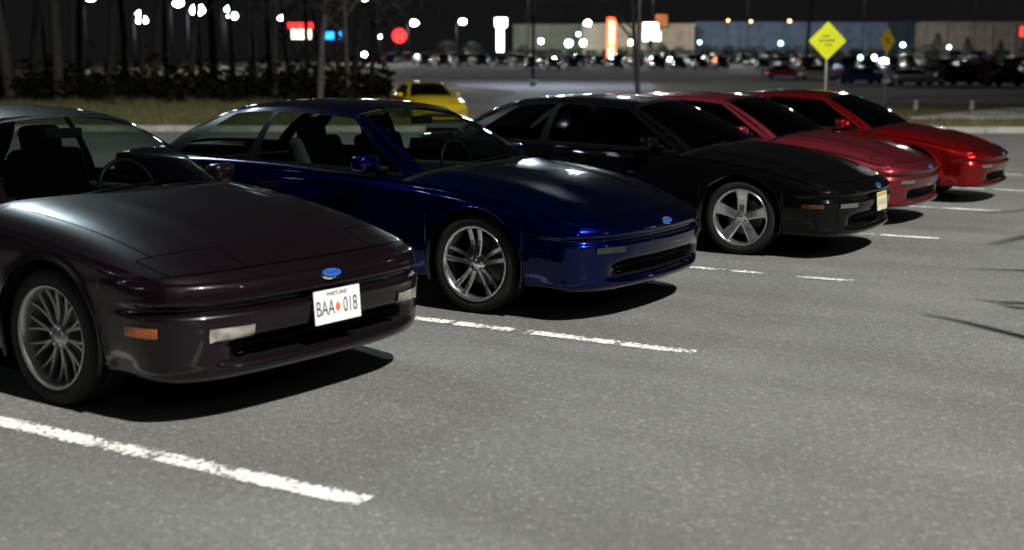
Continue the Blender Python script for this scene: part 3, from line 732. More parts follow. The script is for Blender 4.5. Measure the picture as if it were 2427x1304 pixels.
# ------------------------------------------------------------------ lamps of the lot
M['pole'] = noisy('galvanised_pole', (.05, .05, .05), (.08, .08, .078), 6, .55)
M['bronze'] = mat('dark_bronze', (.005, .0045, .004), .6, spec=.15)
L_WHITE = lamp_mat('metal_halide_lens', (.80, .90, 1.0), 150)
L_SOFT = lamp_mat('large_flood_lens', (.80, .92, 1.0), 60)
L_WARM = lamp_mat('sodium_lens', (1.0, .55, .25), 9)
L_CYAN = lamp_mat('cool_lens', (.35, .85, 1.0), 22)
L_GREENW = lamp_mat('greenish_lens', (.75, 1.0, .85), 30)
def lot_lamp(loc, h, label, heads=1, yaw=0., size=.5, lens=None, power=0., col=(.88, .94, 1.), group='lit lamps on poles', aim=None, thick=1., pole=None):
    o = empty('lot_lamp', loc, None, yaw, label=label, category='lamp post')
    if group: o['group'] = group
    tube('pole', [(0, 0, -.3), (0, 0, h*.5), (0, 0, h)], [.10*thick, .085*thick, .065*thick], pole or M['pole'], o, 8)
    v, f = lathe([(.0, .62), (.22, .62), (.26, .58), (.26, -.2)], 12, 'z'); mesh_obj('footing', v, f, M['concrete'], o)
    for k in range(heads):
        a = 2*math.pi*k/max(heads, 1); dx, dy = math.cos(a), math.sin(a)
        tube('arm', [(0, 0, h-.15), (dx*.35, dy*.35, h-.02), (dx*.7, dy*.7, h)], [.035, .03, .03], M['bronze'], o, 6)
        hd = empty('lamp_head', (dx*(.7+size*.5), dy*(.7+size*.5), h), o, a)
        box('housing', (0, 0, .10), (size*1.15, size*.9, .2), M['bronze'], hd, .03)
        bm = bmesh.new(); bmesh.ops.create_uvsphere(bm, u_segments=14, v_segments=8, radius=.5)
        bmesh.ops.transform(bm, matrix=Matrix.Translation((0, 0, -.02)) @ Matrix.Diagonal((size, size*.8, size*.62, 1)), verts=bm.verts[:])
        bm_obj('lens', bm, lens or L_WHITE, hd, True)
        if power:
            ld = bpy.data.lights.new('lamp_light', 'SPOT' if aim else 'POINT'); ld.energy = power; ld.color = col; ld.shadow_soft_size = size*.5
            if aim: ld.spot_size = math.radians(70); ld.spot_blend = .7
            lo = bpy.data.objects.new('lamp_light', ld); COL.objects.link(lo); lo.parent = hd; lo.location = (0, 0, -size*.45)
            if aim:
                R_ = Matrix.Rotation(yaw+a, 3, 'Z'); P_ = Vector(loc)+Matrix.Rotation(yaw, 3, 'Z') @ Vector((dx*(.7+size*.5), dy*(.7+size*.5), h-size*.45))
                lo.rotation_euler = (R_.inverted() @ (Vector(aim)-P_)).to_track_quat('-Z', 'Y').to_euler()
    return o
# the mast that carries the key floodlight (outside the picture, in front of the row)
km = empty('floodlight_mast', (KEY.x+1.0, KEY.y-.6, 0), None, 0, label='tall floodlight mast lighting the parking lot', category='lamp post')
tube('pole', [(0, 0, -.3), (0, 0, 18), (0, 0, 36.4)], [.30, .22, .14], M['pole'], km, 12)
hd = box('lamp_head', (-1.0, .6, 36.35), (1.1, .9, .3), M['bronze'], km, .04)
# lamps behind the row
lot_lamp((-21.2, 9.8, 0), 14.3, 'lit lamp post at the end of the lot behind the plum car', 1, .5, 1.7, L_SOFT, 7500, (.72, .93, 1.0), None, aim=(-2.2, 4.0, .8))
p = at(1508, 41); lot_lamp((p.x, p.y, .1), 9.5, 'slim pale lamp post standing behind the black coupe roof', 1, YAW+1.6, .6, L_WHITE, 800, (.85, .95, 1.), None, thick=.6, aim=(-2, 10, .8))
for x, y, h, lab in ((13, -14, 9.5, 'lit lamp post of the lot behind the photographer'), (18, 9, 9.5, 'lit lamp post across the aisle facing the blue car'), (16, 31, 9.5, 'lit lamp post across the aisle beyond the red cars'), (-13, -13, 9.5, 'lit lamp post beyond the near end of the row'), (-20, 26, 9.0, 'lit lamp post on the verge corner behind the row')):  # lamps added outside the view for small glints and slight fill
    if (x, y) != (-20, 26): lot_lamp((x, y, 0), h, lab, 2, .4, .55)
# lit lamps far away: column, row, distance, heads
FAR = [(235, 3, 150), (347, 38, 172), (352, 53, 150), (438, 14, 160), (482, 30, 140), (553, 27, 170), (563, 43, 165), (676, 47, 200),
       (870, 2, 165), (985, 58, 225), (1098, 55, 235), (1388, 58, 240)]
names = ['topmost lit lamp above the dark woods', 'upper lamp of a close pair over the woods', 'lower lamp of a close pair over the woods', 'lit lamp beside the brightest lamp over the woods',
         'brightest lamp shining over the woods', 'upper lamp of the second pair above the woods', 'lower lamp of the second pair above the woods', 'small lamp beside the red and white sign',
         'lamp cut by the picture top above the bare trees', 'lamp shining above the round red sign', 'lamp shining left of the white pylon', 'lamp shining just left of the red pylon']
for (px, py, d), nm in zip(FAR, names):
    p = at(px, d); g = ground_z(d); h = height_at(py, d)-g
    big = 1.7 if px in (482,) else (1.35 if px in (438, 985, 1098, 1388, 352, 563) else 1.0)
    lot_lamp((p.x-0.7-big*.5, p.y, g), h, nm, 1, 0, big, L_WHITE, 2500 if d > 200 else 0, pole=M['bronze'])
p = at(1262, 104); lot_lamp((p.x, p.y, ground_z(104)), 13.5, 'dark lamp post at the street behind the black coupe', 1, YAW, .8, L_WHITE, 16000, (.80, .88, 1.), None, thick=1.2, pole=M['bronze'])  # the dark post is real; its lamp is added to brighten the street
# lamps added among the shop lot, heads out of view, lighting walls and cars
TALL = ['tall lamp post over the shop lot, in line with the olive shop', 'tall lamp post over the shop lot, before the blue shop left end', 'tall lamp post before the tan shop', 'tall lamp post between the two yellow signs far behind', 'tall lamp post behind the white wall sign', 'tall lamp post left of the round red sign']
for i, (px, d) in enumerate(((1250, 222), (1760, 215), (2290, 205), (2030, 228), (1540, 236), (900, 215))):
    p = at(px, d); lot_lamp((p.x, p.y, ground_z(d)), 15.5, TALL[i], 1, i, .8, L_WHITE, 15000, (.97, .96, 1.), thick=.7, pole=M['bronze'])

# ------------------------------------------------------------------ bare winter trees
M['bark'] = noisy('grey_bark', (.018, .016, .013), (.036, .032, .027), 9, .95, 5, .6, 30)
M['bark_pale'] = noisy('pale_bark', (.06, .056, .048), (.11, .10, .085), 9, .95, 5, .6, 30)
def tree_mesh(seed, h, r, levels=4, spread=.55, low=.35, nb=9):
    rnd = random.Random(seed); tv, tf, cv, cf = [], [], [], []
    def grow(p, d, L, rad, lev):
        n = 4; path = [p]; rr = [rad]; q = p.copy(); dd = d.copy()
        for i in range(n):
            dd = (dd+Vector((rnd.uniform(-1, 1), rnd.uniform(-1, 1), rnd.uniform(-.3, .8)))*(.10 if lev == 0 else .20)).normalized()
            q = q+dd*L/n; path.append(q.copy()); rr.append(max(.006, rad*(1-(i+1)/n*(.72 if lev == 0 else .75))))
        tgt = (tv, tf) if lev <= 1 else (cv, cf)
        tube_data(path, rr, 7 if lev == 0 else (5 if lev == 1 else 3), tgt[0], tgt[1], cap=False)
        if lev >= levels: return
        k = nb if lev == 0 else rnd.randint(4, 6)
        for j in range(k):
            u = (low+(1-low)*(j+rnd.random())/k) if lev == 0 else rnd.uniform(.25, 1.)
            i = min(n-1, int(u*n)); w = u*n-i; b = path[i].lerp(path[i+1], w); br = rr[i]*(1-w)+rr[i+1]*w
            a = rnd.uniform(0, 2*math.pi); ax = (path[i+1]-path[i]).normalized()
            side = ax.orthogonal().normalized(); side = Matrix.Rotation(a, 3, ax) @ side
            nd = (ax*(1-spread)+side*spread*1.2+Vector((0, 0, .25))).normalized()
            grow(b, nd, L*(rnd.uniform(.38, .60) if lev == 0 else rnd.uniform(.45, .7))*(1.15-.45*u if lev == 0 else 1), br*.55, lev+1)
    grow(Vector((0, 0, -.3)), Vector((0, 0, 1)), h, r, 0)
    out = []
    for nm, v, f in (('trunk', tv, tf), ('crown', cv, cf)):
        me = bpy.data.meshes.new(nm); me.from_pydata([tuple(x) for x in v], [], f); me.update(); me.polygons.foreach_set('use_smooth', [True]*len(me.polygons)); out.append(me)
    return out
PROT = [tree_mesh(11, 15, .20, 3), tree_mesh(23, 18, .26, 3, .5, .4), tree_mesh(31, 12, .15, 4, .6, .25), tree_mesh(47, 16, .17, 3, .45, .45)]
def tree(px, d, kind, sc, label, group, bark='bark', lean=(0, 0)):
    p = at(px, d); o = empty('bare_tree', (p.x, p.y, ground_z(d)+.1), None, random.uniform(0, 6.28), label=label, category='tree', group=group)
    o.scale = (sc, sc, sc); o.rotation_euler[0] = lean[0]; o.rotation_euler[1] = lean[1]
    for me, nm in zip(PROT[kind], ('trunk', 'crown')):
        c = new_obj(nm, me.copy() if bark != 'bark' else me, o)
        if bark != 'bark': c.data.materials.clear(); c.data.materials.append(M[bark])
    return o
for pr in PROT:
    for me in pr: me.materials.append(M['bark'])
tree(760, 49, 2, .95, 'pale bare tree at the wood edge, left of the yellow car', 'pale bare trees', 'bark_pale')
tree(835, 53, 2, .80, 'slim pale bare tree just left of the yellow car', 'pale bare trees', 'bark_pale')
tree(655, 52, 3, .8, 'bare tree trunk between the woods and the pale trees', 'bare trees of the woods')
tree(1512, 62, 2, .95, 'faint bare tree rising above the black coupe roof', 'bare trees beyond the lot', 'bark_pale')
tree(1900, 150, 3, 1.3, 'faint bare tree behind the bright yellow sign', 'bare trees beyond the lot')
tree(40, 50, 1, .9, 'leaning dark trunk at the left picture edge', 'bare trees of the woods', lean=(0, -.1))
tree(150, 51, 0, 1.1, 'straight grey trunk standing left in the dark woods', 'bare trees of the woods')
rt_ = random.Random(5)
ORD = 'first second third fourth fifth sixth seventh eighth ninth tenth eleventh twelfth thirteenth fourteenth fifteenth sixteenth seventeenth eighteenth nineteenth twentieth'.split()
ORD += ['twenty-'+w for w in ORD[:9]]+['thirtieth']+['thirty-'+w for w in ORD[:9]]
for k in range(24):
    tree(-20+k*39+rt_.uniform(-15, 15), rt_.uniform(56, 88), rt_.randrange(4), rt_.uniform(.8, 1.25), f'dark bare tree deep in the woods, {ORD[k]} from the left', 'dark trees deep in the woods')
# brush under the trees: uncountable
M['brush'] = noisy('dark_brush', (.0035, .0035, .002), (.009, .008, .005), 4, .95, spec=.05)  # colour set darker than real brush, standing for deep shade
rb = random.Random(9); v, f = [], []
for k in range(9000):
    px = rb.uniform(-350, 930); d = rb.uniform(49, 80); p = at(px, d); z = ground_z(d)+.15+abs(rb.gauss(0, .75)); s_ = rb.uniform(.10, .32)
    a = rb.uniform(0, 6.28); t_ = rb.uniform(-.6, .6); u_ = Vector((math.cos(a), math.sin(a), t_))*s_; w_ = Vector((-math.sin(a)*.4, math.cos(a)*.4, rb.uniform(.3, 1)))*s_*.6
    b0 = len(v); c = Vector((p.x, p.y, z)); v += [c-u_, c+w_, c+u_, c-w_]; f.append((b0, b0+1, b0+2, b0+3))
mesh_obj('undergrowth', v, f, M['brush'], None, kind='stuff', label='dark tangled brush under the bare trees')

# ------------------------------------------------------------------ grass on the bank and on the lawn
M['straw'] = noisy('straw_grass', (.060, .062, .022), (.125, .118, .046), 2.2, .9, 4)
M['lawn'] = noisy('lawn_grass', (.075, .066, .028), (.15, .128, .058), 2.0, .9, 4)
def blades(name, n, pxr, dr, hr, material, seed, label, zfun=None):
    r = random.Random(seed); v, f = [], []
    for k in range(n):
        px = r.uniform(*pxr); d = dr[0]+(dr[1]-dr[0])*r.random(); p = at(px, d)
        left = float(smooth01(1020, 900, px)); z = ground_z(d)+left*.16*float(smooth01(36, 50, d))+.09
        clump = .5+.5*math.sin(px*.031+d*1.7)*math.sin(px*.012-d*.9)
        h = r.uniform(*hr)*(.5+clump)*(1 if d < 47 or name != 'bank_grass' else 1.5); a = r.uniform(0, 6.28); w = r.uniform(.010, .022)
        dx, dy = math.cos(a)*w, math.sin(a)*w; lx, ly = r.gauss(0, .25)*h, r.gauss(0, .25)*h; b0 = len(v)
        v += [(p.x-dx, p.y-dy, z), (p.x+dx, p.y+dy, z), (p.x+lx, p.y+ly, z+h)]; f.append((b0, b0+1, b0+2))
    return mesh_obj(name, v, f, material, None, kind='stuff', label=label)
blades('bank_grass', 60000, (-500, 1010), (34.2, 52), (.09, .24), M['straw'], 1, 'tall dry straw grass on the bank before the woods')
blades('lawn_grass', 40000, (1580, 2700), (34.4, 62), (.05, .12), M['lawn'], 2, 'short lawn grass around the yellow signs')

# ------------------------------------------------------------------ yellow diamond signs, markers
M['sign_yellow'] = noisy('fluorescent_sign_yellow', (.62, .66, .01), (.70, .74, .02), 3, .4)
M['sign_amber'] = noisy('aged_sign_yellow', (.66, .46, .025), (.74, .52, .03), 3, .5)
M['sign_black'] = mat('sign_black', (.02, .022, .015), .5)
M['post'] = noisy('sign_post', (.22, .24, .23), (.30, .32, .30), 8, .5)
def warn_sign(px, py, d, side, rz, face, label, marks):
    p = at(px, d); zc = height_at(py, d); o = empty('warning_sign', (p.x, p.y, .1), None, YAW+rz, label=label, category='road sign', group='yellow diamond signs')
    tube('post', [(0, .04, -.3), (0, .04, zc-.1+.3)], [.030, .030], M['post'], o, 8)
    h = side*.7071; v = []
    for y in (-.002, .004):
        for k in range(4):                                  # rounded corners
            for e in (-.06, 0, .06):
                a = k*math.pi/2+e; rr = h*(1-.6*abs(e)); v.append((rr*math.cos(a), y, zc-.1+rr*math.sin(a)))
    n = 12
    sh = mesh_obj('sign_face', v, [tuple(range(n)), tuple(range(2*n-1, n-1, -1))]+[(k, n+k, n+(k+1) % n, (k+1) % n) for k in range(n)], face, o)
    for x, z, w, hh in marks: box('sign_mark', (x, -.0035, zc-.1+z), (w, .002, hh), M['sign_black'], sh)
    return o
warn_sign(1948, 98, 36.5, .76, .05, M['sign_yellow'], 'bright yellow-green diamond sign behind the raspberry car', [(-.19, .01, .10, .05), (-.07, .01, .08, .045), (.05, .01, .09, .05), (.17, .01, .09, .045), (-.06, .13, .22, .03), (.02, -.11, .20, .03)])
warn_sign(2088, 97, 54, .76, .70, M['sign_amber'], 'dull amber diamond sign turned sideways, farther back', [(-.08, .06, .16, .10), (.05, -.06, .14, .09)])
M['marker'] = noisy('pale_marker', (.40, .40, .36), (.50, .50, .45), 6, .7)
for px, lab in ((2161, 'short pale marker stub on the lawn, nearer the amber sign'), (2293, 'short pale marker stub on the lawn, nearer the picture edge')):
    p = at(px, 52); o = empty('marker_stub', (p.x, p.y, .1), None, YAW, label=lab, category='marker', group='marker stubs on the lawn')
    v, f = lathe([(.0, .42), (.07, .41), (.085, .36), (.085, -.1)], 12, 'z'); mesh_obj('stub', v, f, M['marker'], o, True)
    v, f = lathe([(.088, .33), (.088, .25)], 12, 'z'); mesh_obj('band', v, f, M['post'], o, True)

# ------------------------------------------------------------------ yellow coupe beyond the row
p = at(1010, 39.5); hy = YAW-math.pi/2+.28
coupe('yellow coupe seen over the blue car roof', (p.x+1.3*math.cos(hy), p.y+1.3*math.sin(hy)), hy, P_YELLOW, M['glass_dark'], 'star', None, False, True, 'cars crossing the lot', 0, False)

# ------------------------------------------------------------------ cars in the far shop lot
def far_car_proto(kind, pm):
    """simple saloon / utility car seen from far away; nose towards +x"""
    o = empty('distant_car'); suv = kind == 'suv'
    L, Wd, H = (4.7, .92, 1.75) if suv else (4.6, .89, 1.43)
    xs = np.array([0, .04, .12, .30, .42, .62, .80, .93, 1.0])
    deck = np.array([.62, .78, .92, .98, 1.0, 1.0, 1.0, .96, .70])*(1.08 if suv else .93)
    v, f = [], []
    ring = [(-1, .22), (-1.02, .45), (-1.0, .72), (-.93, .93), (-.6, 1.0), (0, 1.01), (.6, 1.0), (.93, .93), (1.0, .72), (1.02, .45), (1, .22)]
    for x, dz in zip(xs, deck):
        wd = Wd*(.80 if x in (0, 1) else (.93 if x in (.04, .93) else 1))
        for a, b in ring: v.append((L/2-x*L, a*wd, max(.25, b*dz)))
    n = len(ring)
    for i in range(len(xs)-1):
        for k in range(n-1): f.append((i*n+k, i*n+k+1, (i+1)*n+k+1, (i+1)*n+k))
    f.append(tuple(range(n))); f.append(tuple(range((len(xs)-1)*n, len(xs)*n))[::-1])
    mesh_obj('body', v, f, pm, o, True)
    zb = 1.06 if suv else .91
    gx = ((.26, .36, .93, .985) if suv else (.27, .40, .70, .88))
    v = []
    for yy, z, xa, xb in ((.90, zb, gx[0], gx[3]), (.68, H-.06, gx[1], gx[2])):
        for sg in (-1, 1):
            for x in (xa, xb): v.append((L/2-x*L, sg*yy*Wd, z))
    mesh_obj('window_band', v, [(0, 1, 5, 4), (2, 3, 7, 6), (0, 2, 6, 4), (1, 3, 7, 5)], M['far_glass'], o)
    v = []
    for z, e in ((H-.07, 1.03), (H, .86)):
        for sg in (-1, 1):
            for x in (gx[1]+.0, gx[2]): v.append((L/2-(gx[1]+gx[2])/2*L+((gx[1]+gx[2])/2-x)*L*e, sg*.70*Wd*e, z))
    mesh_obj('roof', v, [(0, 1, 5, 4), (2, 3, 7, 6), (0, 2, 6, 4), (1, 3, 7, 5), (4, 5, 7, 6)], pm, o)
    wv, wf = lathe([(.0, -.10), (.2, -.10), (.32, -.09), (.32, .09), (.0, .1)], 14)
    for x in (L/2-.9, -L/2+.95):
        for sg in (-1, 1):
            w = mesh_obj('wheel', wv, wf, M['rubber'], o, True); w.location = (x, sg*(Wd-.1), .32)
    for sg in (-1, 1):
        box('headlight', (L/2-.10, sg*Wd*.62, .66), (.16, .34, .13), M['far_lens'], o, .02); box('tail_lamp', (-L/2+.08, sg*Wd*.68, .78), (.16, .26, .16), M['lens_red'], o, .02)
    return o
M['far_glass'] = mat('dark_window', (.01, .011, .012), .06, 0, 1.)
M['far_lens'] = mat('headlamp_lens', (.5, .5, .5), .1, .3, 1.)
FP = {'black': paint('far_black', (.006, .006, .007), (.01, .01, .01), .3, .3), 'silver': paint('far_silver', (.30, .31, .32), (.40, .41, .42), .35, .6), 'white': paint('far_white', (.62, .62, .60), (.66, .66, .64), .4, 0),
      'blue': paint('far_blue', (.01, .03, .14), (.02, .05, .22), .3, .5), 'maroon': paint('far_maroon', (.10, .012, .012), (.16, .02, .02), .3, .4), 'green': paint('far_green', (.012, .03, .022), (.02, .05, .035), .3, .4), 'tan': paint('far_tan', (.20, .17, .12), (.26, .22, .16), .35, .4)}
PRO = {}
ROWN = {141: 'nearest', 157: 'second', 174: 'third', 190: 'fourth', 207: 'fifth', 222: 'last'}
rc = random.Random(21)
def far_car(px, d, col, kind, rz, where):
    key = (col, kind); new = key not in PRO
    o = PRO[key] if key in PRO else far_car_proto(kind, FP[col])
    if new: PRO[key] = o
    else: o = copy_tree(o)
    p = at(px, d); o.location = (p.x, p.y, ground_z(d)+.14); o.rotation_euler = (0, 0, rz)
    kd_ = 'utility car' if kind == 'suv' else 'saloon car'
    o['label'] = f'{col} {kd_}, {where}'; o['category'] = 'car'; o['group'] = 'cars parked in the far shop lot'
    return o
cols = ['black']*5+['silver']*3+['white']*2+['blue']*2+['maroon']*2+['green']*2+['tan']*2
for d, a, b in ((141, 2190, 2450), (157, 1990, 2450), (174, 1260, 2450), (190, 1010, 2450), (207, 930, 2450), (222, 920, 2450)):
    px = a; cnt = 0
    while px < b:
        if rc.random() < .86:
            far_car(px, d+rc.uniform(-.5, .5), rc.choice(cols), 'suv' if rc.random() < .35 else 'saloon', YAW+math.pi/2*rc.choice((-1, 1))+rc.gauss(0, .03), f'{ORD[cnt]} from the left in the {ROWN[d]} far parking row'); cnt += 1
        px += 2.85*FPX/d
far_car(2145, 109, 'white', 'saloon', YAW+.25, 'crosswise in front of the far rows, right of the amber sign'); far_car(2030, 115, 'blue', 'saloon', YAW+.2, 'crosswise in front of the far rows, left of the amber sign')
far_car(1850, 135, 'maroon', 'saloon', YAW-.2, 'crosswise on the drive left of the yellow sign'); far_car(1930, 132, 'tan', 'saloon', YAW-.2, 'crosswise right behind the yellow sign')
far_car(2265, 110, 'black', 'suv', YAW+.3, 'crosswise right of the white crosswise car'); far_car(2375, 107, 'black', 'saloon', YAW+.2, 'crosswise near the right picture edge')
far_car(2210, 128, 'silver', 'saloon', YAW+.2, 'crosswise behind the white crosswise car'); far_car(2330, 130, 'green', 'suv', YAW+.2, 'crosswise behind the black crosswise cars')

# ------------------------------------------------------------------ shops
def shop(name, px0, px1, d, ytop, wall, label, depth=26, bays=6, door=True, parapet=None):
    a, b = at(px0, d), at(px1, d); g = ground_z(d); H = height_at(ytop, d)-g; L = (b-a).length
    o = empty(name, (a.x, a.y, g), None, YAW, label=label, category='shop')      # local +x along the front, -y towards the lot
    wl_ = box('wall', (L/2, depth/2, H/2-.2), (L, depth, H+.4), wall, o)
    box('parapet', (L/2, -.06, H-.18), (L+.3, .5, .5), parapet or wall, o, .04)
    bw = L/bays
    for k in range(bays):
        x = (k+.5)*bw
        if k % 3 == 1 and door:
            dr = box('door', (x, -.08, 1.25), (min(2.2, bw*.5), .12, 2.5), M['far_glass'], o); box('door_frame', (0, 0, 0), (min(2.2, bw*.5)+.24, .08, 2.7), M['bronze'], dr).location = (x, -.05, 1.3)
        else:
            w = box('window', (x, -.08, 1.5), (bw*.62, .10, 1.9), M['far_glass'], o); box('window_frame', (x, -.05, 1.5), (bw*.62+.25, .06, 2.15), M['bronze'], w)
        box('pilaster', (k*bw+.0 if k else .25, -.14, H/2-.3), (.45, .28, H-.5), wall, o, .02)
    return o, L, H
M['stucco_dark'] = noisy('olive_stucco', (.085, .085, .062), (.12, .12, .085), .8, .9)
M['stucco_beige'] = noisy('beige_stucco', (.24, .19, .14), (.32, .26, .19), .8, .9)
M['wall_blue'] = noisy('blue_grey_wall', (.075, .10, .14), (.11, .14, .19), .6, .9)
M['wall_tan'] = noisy('tan_wall', (.19, .165, .125), (.26, .225, .17), .6, .9)
M['wall_navy'] = noisy('navy_wall', (.018, .028, .04), (.03, .042, .06), .8, .9)
M['orange'] = noisy('orange_fascia', (.42, .13, .03), (.52, .18, .05), .8, .8)
olive, Lo, Ho = shop('shop_building', 1215, 1374, 262, 62, M['stucco_dark'], 'dark olive shop between the white pylon and beige shop', bays=4)
beige, Lb, Hb = shop('shop_building', 1378, 1638, 258, 60, M['stucco_beige'], 'beige shop with the red pylon in front and bright white sign', bays=7)
blue, Lu, Hu = shop('shop_building', 1642, 2090, 262, 56, M['wall_blue'], 'long blue-grey shop behind the yellow signs', bays=9)
navy, Ln, Hn = shop('shop_building', 2094, 2162, 260, 54, M['wall_navy'], 'narrow dark navy shop entrance beside the tan shop', bays=2)
tan, Lt, Ht = shop('shop_building', 2166, 2760, 256, 55, M['wall_tan'], 'long tan shop with a red neon sign at the picture edge', bays=11)
S_WHITE = lamp_mat('lit_white_sign', (1.0, .97, .88), 7); S_RED = lamp_mat('lit_red_sign', (1.0, .03, .03), 3.5); S_REDO = lamp_mat('lit_orange_red', (1.0, .12, .04), 5); S_YEL = lamp_mat('lit_yellow_sign', (1., .62, .25), 5)
S_BLUE = lamp_mat('lit_blue_sign', (.02, .28, 1.0), 4); S_CREAM = lamp_mat('lit_cream_sign', (1., .95, .70), 4)
def face_sign(name, px, py, d, w, h, m, label, cat='lit sign', legs=True, round_=False, parts=()):
    p = at(px, d); g = ground_z(d); z = height_at(py, d)
    o = empty(name, (p.x, p.y, g), None, YAW, label=label, category=cat)
    if round_:
        v, f = lathe([(.0, -.2), (w/2*.96, -.2), (w/2, -.12), (w/2, .2), (0, .2)], 24); q = mesh_obj('sign_panel', v, f, m, o); q.location = (0, 0, z-g)
    else:
        box('cabinet', (0, .06, z-g), (w+.2, .34, h+.2), M['bronze'], o, .03); box('sign_panel', (0, -.14, z-g), (w, .08, h), m, o, .03)
    for nm, dx, dz, ww, hh, mm in parts: box(nm, (dx, -.15, z-g+dz), (ww, .12, hh), mm, o, .03)
    if legs:
        for x in ((-w*.3, w*.3) if w > 2 else (0,)): tube('post', [(x, .1, -.3), (x, .1, z-g)], [.12, .12], M['bronze'], o, 8)
    return o
face_sign('pole_sign', 722, 85, 190, 2.9, 1.4, S_CREAM, 'white lit sign under a red band, left of the blue sign', parts=(('red_band', .0, 1.25, 3.9, .85, S_RED),))
face_sign('pole_sign', 796, 88, 200, 2.5, 1.1, S_BLUE, 'small blue lit sign right of the red and white sign')
face_sign('pole_sign', 950, 88, 210, 2.3, 2.3, S_RED, 'round red lit sign standing above the far cars', round_=True)
o = face_sign('pylon_sign', 1185, 95, 246, 1.3, 4.8, S_WHITE, 'tall white lit pylon with a wider top panel', legs=True, parts=(('top_panel', .15, 3.1, 2.3, 1.7, S_WHITE),))
face_sign('pylon_sign', 1444, 92, 240, 1.7, 7.4, S_REDO, 'tall red and yellow lit pylon before the beige shop', legs=True, parts=(('yellow_panel', .05, .9, .9, 4.2, S_YEL), ('lower_panel', -.05, -2.6, 1.0, 1.6, S_YEL)))
face_sign('wall_sign', 1535, 78, 257.2, 3.0, 3.6, S_WHITE, 'glaring white lit sign on the beige shop front', legs=False, parts=(('side_panel', 1.3, -.9, 1.5, 1.8, S_CREAM),))
face_sign('wall_sign', 1560, 52, 257.2, 2.4, 2.4, M['orange'], 'orange fascia panel rising over the white sign', legs=False)
face_sign('wall_sign', 2425, 76, 255.2, 5.2, 1.8, S_RED, 'red neon sign cut by the right picture edge', legs=False)
# wall lamps on the shop fronts and low lamps between the bushes
WL = [(1280, 100, 255, L_WHITE, .8, 'white wall lamp on the olive shop'), (1345, 105, 250, L_GREENW, 1.3, 'left of two greenish lamps before the beige shop'), (1378, 104, 250, L_GREENW, 1.2, 'second of two greenish lamps before the beige shop'),
      (1367, 84, 255, L_CYAN, .7, 'small cyan lamp above the greenish pair'), (1490, 103, 250, L_GREENW, .9, 'greenish lamp between red pylon and white sign'), (1650, 102, 255, L_CYAN, .6, 'cyan lamp at the left end of the blue shop'),
      (1839, 104, 255, L_CYAN, .75, 'cyan lamp on the blue shop left of the yellow sign'), (2124, 107, 250, L_CYAN, .8, 'cyan lamp right of the amber sign'), (2026, 136, 190, L_CYAN, .5, 'pale lamp low between the two yellow signs'),
      (2058, 137, 190, L_WHITE, .6, 'white lamp low under the amber sign'), (2096, 139, 190, L_CYAN, .5, 'cyan lamp low right of the amber sign post'), (2232, 112, 245, L_GREENW, .55, 'faint greenish lamp among the conifers'),
      (1715, 52, 255, L_WARM, .45, 'first faint amber lamp over the blue shop roof'), (1768, 54, 255, L_WARM, .45, 'second faint amber lamp over the blue shop roof'), (1858, 53, 255, L_WARM, .55, 'third faint amber lamp over the blue shop roof'),
      (868, 131, 200, L_WHITE, .6, 'low white lamp above the far cars by the woods'), (905, 90, 215, L_GREENW, .5, 'faint greenish lamp left of the round red sign'), (1312, 141, 195, L_WHITE, .45, 'small white lamp low among far cars under the olive shop')]
for px, py, d, m_, sz, lab in WL:
    p = at(px, d); g = ground_z(d); z = height_at(py, d)-g
    o = empty('low_lamp', (p.x, p.y, g), None, YAW, label=lab, category='lamp', group='small lamps by the shops')
    tube('pole', [(0, .1, -.2), (0, .1, z)], [.06, .05], M['bronze'], o, 6)
    v, f = lathe([(.0, .5), (.35, .42), (.5, .1), (.45, -.25), (.2, -.42), (.0, -.45)], 14, 'z'); q = mesh_obj('globe', [(a*sz, b*sz, c*sz) for a, b, c in v], f, m_, o, True); q.location = (0, 0, z)
# lights that wash the shop fronts
for px, d, z, e, c in ((1530, 250, 4.5, 9000, (1, .8, .6)), (1750, 248, 7, 9000, (.75, .85, 1.)), (1950, 248, 7, 9000, (.75, .85, 1.)), (2250, 244, 7, 9000, (1, .9, .75)), (2400, 244, 6, 9000, (1, .8, .7)), (1300, 250, 5, 4000, (.9, 1., .8))):
    pass

# ------------------------------------------------------------------ evergreens and shrubs before the shops
M['conifer'] = noisy('conifer_green', (.012, .020, .010), (.030, .042, .020), 2.5, .9)
def conifer(px, d, h, w, label, seed, name='conifer'):
    r = random.Random(seed); p = at(px, d); g = ground_z(d)
    o = empty(name, (p.x, p.y, g), None, 0, label=label, category='tree' if name == 'conifer' else 'shrub', group='evergreens before the shops')
    tube('trunk', [(0, 0, -.2), (0, 0, h*.9)], [.10, .02], M['bark'], o, 6)
    v, f = [], []
    for k in range(520):
        u = r.random()**.8; z = h*(.06+.94*u); rad = (w*(1-u)**.8 if name == 'conifer' else w*math.sqrt(max(0, 1-(2*u-1)**2)*.9+.1))*r.uniform(.45, 1.08); a = r.uniform(0, 6.28); s_ = r.uniform(.16, .42)*(h/4)**.5
        c = Vector((rad*math.cos(a), rad*math.sin(a), z)); t_ = Vector((math.cos(a), math.sin(a), -.35))*s_; b_ = Vector((-math.sin(a), math.cos(a), r.uniform(-.4, .4)))*s_*.5; b0 = len(v)
        v += [c-t_*.3-b_, c+t_, c-t_*.3+b_]; f.append((b0, b0+1, b0+2))
    mesh_obj('crown', v, f, M['conifer'], o); return o
re_ = random.Random(77)
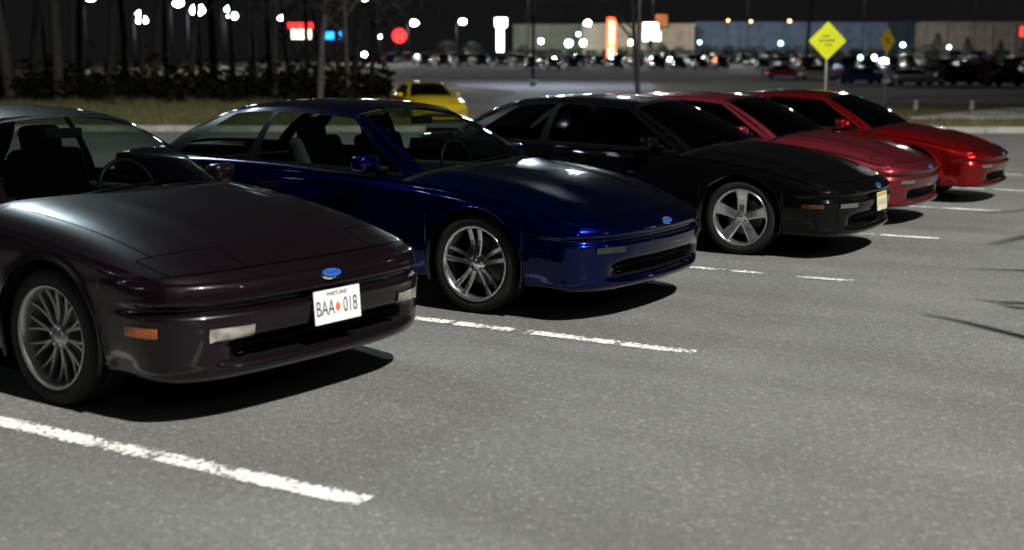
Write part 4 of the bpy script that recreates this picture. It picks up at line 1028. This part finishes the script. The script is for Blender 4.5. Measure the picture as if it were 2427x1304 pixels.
CON = [(1535, 236, 4.6, 1.5), (1560, 238, 3.8, 1.5), (2275, 228, 4.8, 1.7), (2352, 226, 4.4, 1.4), (2205, 230, 5.6, 2.2), (1680, 240, 3.2, 1.8), (1770, 238, 3.0, 1.6), (1905, 236, 3.0, 1.6), (2180, 226, 3.6, 1.9), (1405, 240, 2.6, 1.6), (1300, 242, 2.8, 1.7), (1240, 242, 3.4, 1.6), (1120, 240, 4.0, 2.0), (1060, 238, 4.2, 2.2), (2410, 224, 4.6, 1.8), (2130, 230, 3.0, 1.6)]
CONW = ['under the white wall sign', 'just right of the white wall sign', 'tallest pointed one before the tan shop', 'before the tan shop near the red neon', 'large one left of the tan shop windows', 'at the left end of the blue shop',
        'under the amber roof lamps', 'just left of the yellow sign', 'before the navy entrance', 'under the greenish lamps', 'before the olive shop', 'left of the olive shop', 'left of the white pylon', 'between red round sign and white pylon', 'at the right picture edge', 'right of the amber sign']
for i, (px, d, h, w) in enumerate(CON):
    tall = h > 4.3
    conifer(px, d, h, w, f'dark {"pointed evergreen" if tall else "rounded shrub"} before the shops, {CONW[i]}', 100+i, 'conifer' if tall else 'shrub')

for k in range(30):
    px = 1205+k*32.5+re_.uniform(-9, 9); shopn = 'olive' if px < 1376 else ('beige' if px < 1640 else 'blue-grey')
    conifer(px, re_.uniform(232, 246), re_.uniform(1.7, 3.6), re_.uniform(1.3, 2.1), f'low dark shrub by the {shopn} shop, {ORD[k]} from the left', 300+k, 'shrub')

# ------------------------------------------------------------------ bare tree beside the lot (outside the picture): its boughs shade the asphalt at the right edge
tp = Vector((6.4, 6.2, 0)); bt = empty('bare_tree', tp, None, 0, label='bare tree beside the lot whose boughs shade the asphalt', category='tree')
tv, tf = tube_data([(0, 0, -.3), (0, 0, 1.6), (-.1, .05, 3.0), (-.05, .1, 4.6), (.1, .2, 6.4)], [.16, .14, .11, .07, .02], 9)
def lift(gx, gy, z):
    g = Vector((gx, gy, 0)); q = g+(KEY-g)*(z/KEY.z); return q-tp
BR = [([(.80, 4.62), (1.05, 4.50), (1.46, 4.2), (2.2, 4.0), (3.2, 4.3)], 2.4, .030), ([(.98, 5.36), (1.12, 5.30), (1.22, 5.36), (1.7, 5.3), (2.6, 5.4)], 2.8, .024), ([(.66, 6.76), (.86, 6.80), (1.05, 6.86), (1.7, 6.8), (2.7, 6.3)], 3.1, .022),
      ([(.52, 8.3), (.60, 8.75), (.70, 9.2), (1.4, 9.0), (2.6, 7.4)], 3.6, .035), ([(1.12, 5.30), (1.25, 5.15), (1.5, 5.2)], 2.8, .018), ([(-.1, 10.9), (.25, 11.6), (.5, 12.4), (1.2, 11.4), (2.4, 8.4)], 4.2, .03)]
cv, cf = [], []
for pts, z, r0 in BR:
    path = [lift(x, y, z-.25*i) for i, (x, y) in enumerate(pts)]
    if len(pts) > 3: path.append(Vector((0, 0, z-1.0)))
    n = len(path); tube_data(path, [r0*2.3*(.25+1.3*i/(n-1)) for i in range(n)], 5, cv, cf)
mesh_obj('trunk', tv, tf, M['bark'], bt, True); mesh_obj('crown', cv, cf, M['bark'], bt, True)
